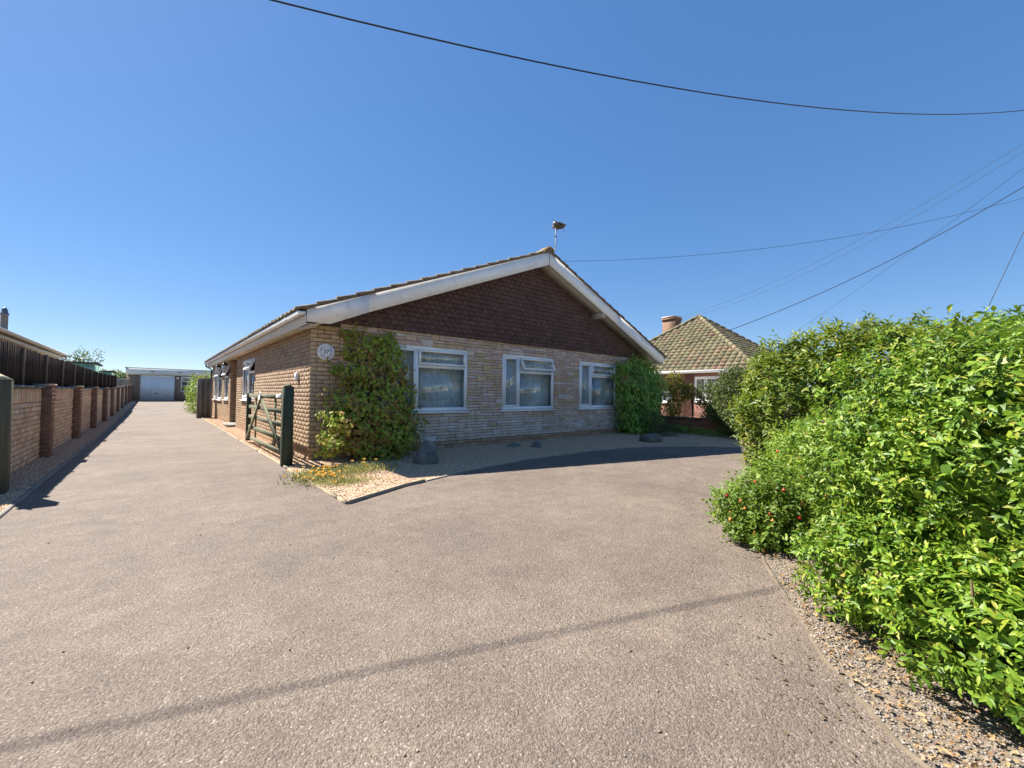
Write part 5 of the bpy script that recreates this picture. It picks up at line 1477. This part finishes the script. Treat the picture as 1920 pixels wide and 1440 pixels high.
mb.build('stems', MT['twig'], HG, True)

# laurel behind ----------------------------------------------------------
LA = thing('laurel_bush', 'tall dark glossy laurel bush with upright leaves behind the hedge', 'bush', (7.7, 1.9, 0))
LB = [(6.9, 1.95, 0.85, 0.5, 0.5, 0.85), (7.25, 2.0, 1.0, 0.5, 0.5, 0.95), (7.6, 1.55, 1.15, 0.75, 0.6, 1.0), (7.9, 1.1, 1.18, 0.8, 0.6, 1.03), (8.0, 0.6, 1.15, 0.8, 0.6, 1.0), (8.3, 0.1, 1.1, 0.8, 0.7, 1.0), (8.6, 1.2, 1.1, 0.8, 0.7, 1.0), (7.1, 1.4, 0.6, 0.5, 0.5, 0.6)]
r = np.random.default_rng(31)
P, N, f = blob_points(LB, 3600, (0.8, 1.06), 0.11, 31)
data = shoots(P, N, 7, 0.20, 0.125, 0.36, r, 1.0, 0.45, 0.0)
foliage(LA, data, LEAF_LAUREL, np.tile(camside(P, N), 7), 300)
P, N, f = blob_points(LB, 3500, (0.45, 0.8), 0.05, 32, 0.5); n = len(P); L = 0.10+0.05*r.random(n)
obj('inner_foliage', leaf_mesh('inner_foliage', P, r.normal(size=(n, 3)), N+r.normal(size=(n, 3))*.6, L, L*.4, True), LEAF_LAUREL, LA, kind='stuff')
branches(LA, (7.9, 1.7, 0), [(b_[0], b_[1], b_[2]+b_[5]*.6) for b_ in LB], 0.03, MT['bark'], seed=3)

# rose-hip bushes ---------------------------------------------------------
def rose_bush(label, blobs, n, base, hips, seed, nobj, flowers=()):
    t = thing('rose_bush', label, 'bush', base, 'rugosa rose bushes with hips')
    r = np.random.default_rng(seed)
    P, N, f = blob_points(blobs, n, (0.72, 1.06), 0.16, seed)
    data = shoots(P, N, 7, 0.11, 0.042, 0.58, r, 0.6, 0.6, 0.15)
    foliage(t, data, LEAF_ROSE, np.tile(camside(P, N), 7), nobj)
    P, N, f = blob_points(blobs, n, (0.4, 0.75), 0.05, seed+1, 0.5); m_ = len(P); L = 0.045+0.02*r.random(m_)
    obj('inner_foliage', leaf_mesh('inner_foliage', P, r.normal(size=(m_, 3)), N+r.normal(size=(m_, 3))*.6, L, L*.6, True), LEAF_ROSE, t, kind='stuff')
    branches(t, base, [(b_[0]+q*.2, b_[1], b_[2]+b_[5]*.6) for b_ in blobs for q in (-1, 1)], 0.010, MT['twig'], seed=seed)
    P, N, f = blob_points(blobs, 400, (0.99, 1.05), 0.16, seed+2); cs = camside(P, N); idx = np.where(cs > 0.35)[0][:hips]
    hm = {}
    for q, i in enumerate(idx):
        k = 0 if q % 2 else 1
        if k not in hm:
            b = MB(); b.lathe([(0.002, -.013), (0.010, -.010), (0.0135, 0), (0.009, .010), (0.004, .012), (0.006, .018), (0.001, .02)], (0, 0, 0), 8); me = b.mesh('hip', True); me.materials.append(HIP if k else HIP_ORANGE); hm[k] = me
        obj('hip', hm[k], None, t, tuple(P[i]+N[i]*0.03))
    for (fp, mt) in flowers:
        b = MB(); rr = random.Random(1)
        for k in range(6):
            a = k*1.047; c0 = Vector(fp); dr_ = Vector((-.6*math.cos(a)*.0+math.sin(a)*.6, -.6*math.sin(a)*.0-math.sin(a)*.4, math.cos(a))).normalized()
            dr_ = (Vector((math.cos(a)*.62, -math.cos(a)*.62, math.sin(a)))+Vector((-.25, -.2, .1))).normalized()
            sd = dr_.cross(Vector((-.7, -.6, .3))).normalized()
            b.raw([c0, c0+dr_*.025+sd*.018, c0+dr_*.04, c0+dr_*.025-sd*.018], quads=[(0, 1, 2, 3)])
        b.build('flower', mt, t)
    return t
rose_bush('low rose bush with orange hips spilling over the tarmac edge', [(3.85, 1.30, 0.24, 0.30, 0.25, 0.25), (4.2, 1.20, 0.28, 0.34, 0.30, 0.27), (3.76, 1.2, 0.15, 0.25, 0.21, 0.17)], 1300, (4.0, 1.27, 0), 22, 41, 200)
rose_bush('taller rose bush with red hips and one pink flower beneath the laurel', [(5.1, 1.25, 0.48, 0.36, 0.30, 0.44), (5.45, 1.15, 0.52, 0.42, 0.36, 0.46), (4.85, 0.98, 0.46, 0.34, 0.28, 0.42), (5.8, 1.3, 0.45, 0.40, 0.34, 0.44)], 2000, (5.2, 1.15, 0), 12, 43, 150, [((4.5, 0.95, 0.99), PINK)])

def tendrils(roots, wander, nleaf, L0, asp, seed, y_lim):
    r = np.random.default_rng(seed); P = []; D = []; N = []
    stems = []
    for (x, y, z, ex, ez) in roots:
        p = np.array([x, y, z]); d = np.array([ex, -0.05, ez]); pts = [tuple(p)]
        for k in range(nleaf):
            d = d+r.normal(size=3)*wander*np.array([1, .35, 1]); d[2] -= 0.03; d = d/np.linalg.norm(d)
            p = p+d*0.045; p[1] = min(p[1], y_lim); pts.append(tuple(p))
            P.append(p.copy()); D.append(np.array([(-1)**k*.7, -.3, -.6])+r.normal(size=3)*.3); N.append(np.array([0, -1, .5])+r.normal(size=3)*.35)
        stems.append(pts)
    n = len(P); L = L0*(0.6+0.5*r.random(n))
    return (np.array(P), np.array(D), np.array(N), L, L*asp), stems

def join(a, b): return tuple(np.concatenate([x, y]) for x, y in zip(a, b))

# creeper on the front corner with its trellis -----------------------------
TR = thing('trellis', 'white diamond trellis fixed to the stone beside the brick corner', 'trellis', (3.0, YF-.03, 1.2))
for k in range(14):
    x0 = 2.62+(k-6)*0.17
    for sg in (1, -1):
        a = Vector((x0 if sg > 0 else x0+1.0, YF-.022-(.006 if sg > 0 else .018), 0.9)); d_ = Vector((sg*1.0, 0, 1.15))
        # clip to the trellis panel
        t0, t1 = 0.0, 1.15
        lo, hi = 2.62, 3.55
        for (bound, is_lo) in ((lo, True), (hi, False)):
            tb = (bound-a.x)/d_.x
            if (d_.x > 0) == is_lo: t0 = max(t0, tb)
            else: t1 = min(t1, tb)
        if t1-t0 > 0.08:
            b = MB(); b.beam(a+d_*t0, a+d_*t1, 0.022, 0.009, (0, 1, 0)); b.build('slat', MT['upvc_old'], TR)
CR = thing('creeper', 'green and rusty red creeper mounded against the front corner', 'climber', (3.0, 7.4, 0))
CB = [(3.08, 7.55, 0.95, 0.62, 0.38, 0.62), (3.2, 7.66, 1.6, 0.48, 0.20, 0.50), (2.86, 7.72, 2.1, 0.22, 0.10, 0.22), (3.46, 7.64, 1.2, 0.36, 0.22, 0.72), (2.80, 7.3, 0.60, 0.52, 0.42, 0.40), (3.15, 7.25, 0.46, 0.58, 0.42, 0.38), (2.34, 7.08, 0.40, 0.20, 0.20, 0.15), (2.42, 7.15, 0.74, 0.16, 0.15, 0.15), (3.52, 7.75, 2.26, 0.08, 0.05, 0.16), (3.55, 7.5, 0.55, 0.32, 0.28, 0.45), (3.5, 7.72, 1.85, 0.25, 0.10, 0.32), (2.66, 7.72, 1.95, 0.09, .05, .10), (2.50, 7.72, 1.60, .09, .06, .08), (2.75, 7.73, 1.45, .14, .07, .2), (2.62, 7.74, 2.3, .1, .05, .08), (3.15, 7.74, 2.22, .2, .06, .12), (2.1, 6.95, 0.30, 0.12, 0.12, 0.10)]
r = np.random.default_rng(51)
P, N, f = blob_points(CB, 7600, (0.55, 1.2), 0.28, 51); n = len(P)
L = 0.05+0.04*r.random(n)
data = (P, N*.35+np.array([0, 0, -.9])+r.normal(size=(n, 3))*.45, N+np.array([0, -.25, .45])+r.normal(size=(n, 3))*.42, L, L*.9)
tdata, tst = tendrils([(2.45, 7.3, .75, -.8, .5), (2.4, 7.15, .5, -.9, .3), (2.55, 7.7, 1.55, -.7, .6), (2.6, 7.7, 1.2, -.9, .3), (2.75, 7.72, 2.15, -.5, .7), (2.9, 7.72, 2.2, .2, .9), (3.2, 7.72, 2.0, .3, 1.0), (3.45, 7.72, 2.05, .4, .9), (3.6, 7.68, 1.7, .9, .4), (3.65, 7.66, 1.3, .9, .2), (3.75, 7.6, .9, .8, .5), (3.7, 7.5, .5, .9, .1), (2.3, 6.95, .35, -.8, .4), (3.0, 6.85, .35, .1, -.2)], .28, 9, .075, .9, 5, YF-.06)
data = join(data, tdata); oP = np.concatenate([camside(P, N), np.full(len(tdata[0]), .5)])
mb = MB()
for q in tst: mb.tube(q, .004, 4)
mb.build('trailing_stems', MT['twig'], CR, True)
foliage(CR, data, LEAF_VINE, oP, 300, clip=lambda q: q[:, 1] < YF-0.045)
mb = MB()
for k in range(22):
    x1, z1 = r.uniform(2.5, 3.6), r.uniform(0.9, 2.3)
    x0 = 2.9+r.normal()*.12
    mb.tube([(x0, 7.6, 0), (x0+(x1-x0)*.3, 7.66, z1*.35), (x0+(x1-x0)*.7+r.normal()*.05, 7.7, z1*.7), (x1, 7.72, z1)], [.016, .012, .008, .003], 5)
mb.build('stems', MT['twig'], CR, True)

# climber on the right corner ----------------------------------------------
CL = thing('wall_climber', 'tall leafy green climber covering the far end of the stone front', 'climber', (11.9, 7.5, 0))
KB = [(11.55, 7.5, 1.75, 0.60, 0.32, 0.55), (12.1, 7.55, 1.70, 0.62, 0.34, 0.58), (12.65, 7.6, 1.6, 0.55, 0.36, 0.55), (11.5, 7.4, 1.0, 0.55, 0.36, 0.6), (12.1, 7.4, 0.95, 0.6, 0.42, 0.62), (12.6, 7.5, 0.95, 0.42, 0.38, 0.6), (11.7, 7.32, 0.42, 0.60, 0.40, 0.40), (12.3, 7.35, 0.42, 0.42, 0.4, 0.40), (13.1, 7.5, 1.55, .32, .28, .42), (12.0, 7.62, 2.1, .8, .2, .2)]
r = np.random.default_rng(61)
P, N, f = blob_points(KB, 8200, (0.55, 1.22), 0.26, 61); n = len(P); L = 0.08+0.06*r.random(n)
data = (P, N*.5+np.array([0, 0, -.95])+r.normal(size=(n, 3))*.4, N+np.array([-.1, -.2, .5])+r.normal(size=(n, 3))*.4, L, L*.42)
tdata, tst = tendrils([(11.1, 7.6, 2.0, -.8, .5), (11.0, 7.55, 1.5, -.9, .2), (11.05, 7.4, .9, -.9, .3), (11.2, 7.2, .4, -.8, .1), (11.6, 7.6, 2.25, -.2, .9), (12.1, 7.6, 2.25, .1, 1.), (12.6, 7.55, 2.1, .3, 1.), (13.1, 7.4, 1.9, .7, .6), (13.3, 7.4, 1.4, .8, -.2), (12.9, 7.2, .8, .8, -.1), (11.8, 6.95, .9, -.2, -.5), (12.3, 6.95, 1.2, .2, -.4)], .25, 9, .12, .42, 6, YF-.06)
data = join(data, tdata); oP = np.concatenate([camside(P, N), np.full(len(tdata[0]), .5)])
mb = MB()
for q in tst: mb.tube(q, .004, 4)
mb.build('trailing_stems', MT['twig'], CL, True)
foliage(CL, data, LEAF_IVY, oP, 300, clip=lambda q: q[:, 1] < YF-0.04)
branches(CL, (12.0, 7.6, 0), [(b_[0], 7.68, b_[2]) for b_ in KB], 0.014, MT['twig'], seed=6)

# small grey-green shrub, boundary shrubs, golden shrub ---------------------
def shrub(name, label, base, blobs, n, Lr, asp, mat, seed, nobj, cat='shrub', trunk=0.014, simple=False):
    t = thing(name, label, cat, base); r = np.random.default_rng(seed)
    P, N, f = blob_points(blobs, n, (0.55, 1.1), 0.18, seed); m_ = len(P); L = Lr*(0.7+0.6*r.random(m_))
    foliage(t, (P, N*.6+np.array([0, 0, .15])+r.normal(size=(m_, 3))*.7, N+np.array([0, 0, .5])+r.normal(size=(m_, 3))*.6, L, L*asp), mat, camside(P, N), nobj, simple)
    branches(t, base, [(b_[0]+r.normal()*.1, b_[1]+r.normal()*.1, b_[2]+b_[5]*.5) for b_ in blobs for _ in range(3)], trunk, MT['twig'], seed=seed)
    return t
shrub('grey_shrub', 'small feathery grey green shrub beside the dark stone block', (11.35, 6.35, 0), [(11.35, 6.4, 0.3, .35, .3, .32), (11.6, 6.2, 0.18, .3, .25, .18), (11.2, 6.6, .5, .25, .22, .25)], 2600, 0.05, 0.2, LEAF_GREY, 71, 60)
shrub('garden_shrub', 'loose small leaved shrub overhanging the low brick boundary wall', (12.75, 4.55, 0), [(12.9, 4.75, 1.55, .55, .5, .5), (12.7, 4.5, 1.0, .55, .5, .55), (12.8, 4.7, .5, .6, .5, .5), (13.2, 5.1, 1.2, .5, .45, .5), (12.4, 4.25, .5, .4, .35, .45), (13.3, 5.3, .75, .4, .4, .4)], 16000, 0.062, 0.55, LEAF_SHRUB, 72, 200)
shrub('garden_shrub', 'thin golden leaved shrub in front of the neighbour wall', (13.9, 7.25, 0), [(13.95, 7.3, 1.65, .28, .32, .35), (14.0, 7.1, 1.3, .3, .3, .3), (13.9, 6.7, 1.35, .22, .25, .22), (13.9, 7.3, .8, .25, .25, .3)], 2800, 0.075, 0.55, LEAF_GOLD, 73, 100)
shrub('garden_shrub', 'pale green shrub rising before the neighbour window', (14.4, 6.2, 0), [(14.4, 6.25, 1.2, .4, .4, .45), (14.5, 6.0, .85, .35, .35, .4), (14.3, 5.7, 1.4, .35, .3, .4), (14.2, 5.9, .5, .4, .4, .4)], 4600, 0.075, 0.55, LEAF_SHRUB, 74, 60)
shrub('ground_plant', 'dark green low plants along the foot of the boundary wall', (13.0, 6.4, 0), [(13.05, 6.9, .12, .3, .5, .14), (12.9, 6.2, .1, .3, .5, .12), (12.8, 5.5, .08, .3, .4, .1), (12.95, 7.5, .2, .35, .4, .25)], 2600, 0.05, 0.5, LEAF_IVY, 75, 60, 'plant')
t = thing('rose_flower', 'single pale pink rose bloom above the boundary shrub', 'flower', (12.0, 4.1, 2.0))
b = MB(); rr = random.Random(8); c0 = Vector((12.35, 4.28, 1.93))
for ring, (nn, rad, up_) in enumerate(((6, .075, .2), (6, .055, .55), (4, .03, .9))):
    for k in range(nn):
        a = k*6.283/nn+ring*.5; d_ = Vector((math.cos(a), math.sin(a), up_)).normalized(); sd = d_.cross(Vector((0, 0, 1))).normalized()
        b.raw([c0, c0+d_*rad*.7+sd*rad*.6, c0+d_*rad*1.1, c0+d_*rad*.7-sd*rad*.6], quads=[(0, 1, 2, 3)])
b.build('petals', BLUSH, t)
b = MB(); b.tube([(12.6, 4.4, 1.2), (12.45, 4.3, 1.6), tuple(c0)], .006, 5); b.build('stem', MT['twig'], t)

# bright hedge down the drive, past the house
shrub('garden_hedge', 'bright yellow green hedge beyond the house end by the garage', (1.75, 28.0, rise(28)), [(1.75, 27.0, .8, .5, .9, .85), (1.8, 28.2, 1.0, .55, .9, 1.05), (1.9, 29.5, 1.05, .6, .9, 1.1), (2.4, 26.6, 1.3, .5, .5, .85), (2.6, 28, 1.2, .6, 1, 1.1)], 7000, 0.085, 0.5, LEAF_BRIGHT, 81, 60, 'hedge', .02, True)

# trees far behind
def tree(label, x, y, h, cr, seed, n=2600):
    z0 = rise(y); t = thing('tree', label, 'tree', (x, y, z0)); r = np.random.default_rng(seed)
    b = MB(); b.tube([(x, y, z0), (x+.1, y, z0+h*.35), (x+.05, y+.1, z0+h*.7)], [.16, .12, .05], 8)
    for k in range(6):
        a = r.random()*6.28; b.tube([(x+.05, y, z0+h*(.3+.05*k)), (x+cr*.5*math.cos(a), y+cr*.5*math.sin(a), z0+h*(.5+.06*k)), (x+cr*.8*math.cos(a), y+cr*.8*math.sin(a), z0+h*(.6+.06*k))], [.05, .03, .01], 5)
    b.build('trunk', MT['bark'], t, True)
    bl = [(x+r.normal()*cr*.45, y+r.normal()*cr*.45, z0+h*(.5+.38*r.random()), cr*(.4+.25*r.random()), cr*(.4+.25*r.random()), h*.16*(.7+.6*r.random())) for _ in range(9)]
    P, N, f = blob_points(bl, n, (.5, 1.1), .2, seed); m_ = len(P); L = 0.16*(.7+.6*r.random(m_))
    foliage(t, (P, N+r.normal(size=(m_, 3))*.8, N+np.array([0, 0, .5])+r.normal(size=(m_, 3))*.6, L, L*.55), LEAF_TREE, n_obj=0, simple=True, part='crown')
tree('round tree crown showing above the mint green shed', -5.05, 47.5, 3.9, 0.5, 91, 700)
tree('loose light tree behind the shed roofs', -4.4, 48.5, 3.95, 0.5, 92, 700)
tree('broad pale green tree beside the garage roof', -3.3, 58, 2.9, 1.3, 93, 3500)
tree('tree behind the garage hidden by its flat roof', 8.5, 62, 2.6, 1.5, 94)
tree('tree in the garden beyond the hipped roof house', 38, 26, 6.0, 2.4, 95)

# poppies and weeds on the gravel corner -----------------------------------
def poppies(label, x, y, rx, ry, n, h, seed, nf):
    t = thing('poppy_clump', label, 'flowers', (x, y, 0.01), 'orange poppies on the gravel corner'); r = np.random.default_rng(seed)
    P = np.stack([x+r.normal(size=n)*rx*.5, y+r.normal(size=n)*ry*.5, np.full(n, .02)], 1)
    D1 = unit(np.stack([r.normal(size=n)*.6, r.normal(size=n)*.6, np.ones(n)], 1)); L = h*(.4+.8*r.random(n))
    foliage(t, (P, D1, unit(r.normal(size=(n, 3))), L, .008+.006*r.random(n)), WEED, n_obj=0, simple=True)
    for k in range(nf):
        fx, fy, fz = x+r.normal()*rx*.5, y+r.normal()*ry*.5, h*(.7+.7*r.random())
        b = MB(); b.tube([(fx+r.normal()*.02, fy, .01), (fx, fy, fz)], .0025, 4); S_ = b.build('stem', WEED, t)
        b = MB(); c0 = Vector((fx, fy, fz)); op = r.uniform(.3, 1.0)
        for q in range(4):
            a = q*1.571+r.random()*.4; d_ = Vector((math.cos(a), math.sin(a), op)).normalized(); sd = d_.cross(Vector((0, 0, 1))).normalized()
            b.raw([c0, c0+d_*.022+sd*.018, c0+d_*.032, c0+d_*.022-sd*.018], quads=[(0, 1, 2, 3)])
        b.build('flower', PETAL, t)
poppies('orange poppies spreading over the timber edging beside the gate post', 1.72, 6.05, .36, .50, 1000, .085, 101, 30)
poppies('orange poppies with feathery leaves at the foot of the creeper', 2.1, 6.35, .40, .42, 700, .10, 102, 14)
poppies('thin drying weeds with a few orange poppies on open gravel', 2.45, 6.2, .45, .35, 420, .15, 103, 5)
poppies('low yellowing poppy patch near the pointed gravel corner', 1.95, 5.55, .35, .25, 600, .06, 104, 5)

# rocks -----------------------------------------------------------------------
def rock(label, x, y, sx, sy, sz, seed, cut=0.9, kind=0):
    import bmesh
    bm = bmesh.new(); r = random.Random(seed)
    for (rad, z, n_) in ((1.0, 0.0, 7), (1.02, 0.28, 6), (0.72, 0.66, 5), (0.22, 1.0, 3)):
        o = r.random()*6.28
        for k in range(n_):
            a = o+k*6.283/n_+r.uniform(-.3, .3); q = rad*r.uniform(.72, 1.05)
            bm.verts.new((q*math.cos(a)*sx+.15*sx*z, q*math.sin(a)*sy, (z+(r.uniform(-.12, .10) if z else 0))*sz))
    bmesh.ops.convex_hull(bm, input=bm.verts)
    bmesh.ops.bevel(bm, geom=list(bm.edges), offset=0.012, segments=1, affect='EDGES', profile=0.6)
    bmesh.ops.recalc_face_normals(bm, faces=bm.faces)
    me = bpy.data.meshes.new('rock'); bm.to_mesh(me); bm.free()
    return tag(obj('rock', me, MT['rock'], None, (x, y, -0.01)), label, 'rock', 'dark rocks on the gravel')
rock('large pointed dark rock on the gravel beside the creeper', 3.55, 6.35, .26, .24, .40, 1)
rock('squat dark rock on the gravel below the middle window', 6.6, 6.75, .17, .15, .17, 5)
rock('low flat rock touching the wall foot below the middle window', 6.25, 7.15, .24, .16, .10, 8)
t = thing('stone_block', 'dark square cut stone block in front of the leafy climber', 'block', (9.85, 5.85, 0))
b = MB(); b.raw([(9.55, 5.65, 0), (10.0, 5.55, 0), (10.15, 5.95, 0), (9.7, 6.05, 0), (9.57, 5.67, .19), (9.99, 5.58, .22), (10.12, 5.93, .21), (9.72, 6.03, .18)], quads=[(3,2,1,0),(4,5,6,7),(0,1,5,4),(1,2,6,5),(2,3,7,6),(3,0,4,7)]); b.build('block', MT['rock'], t)
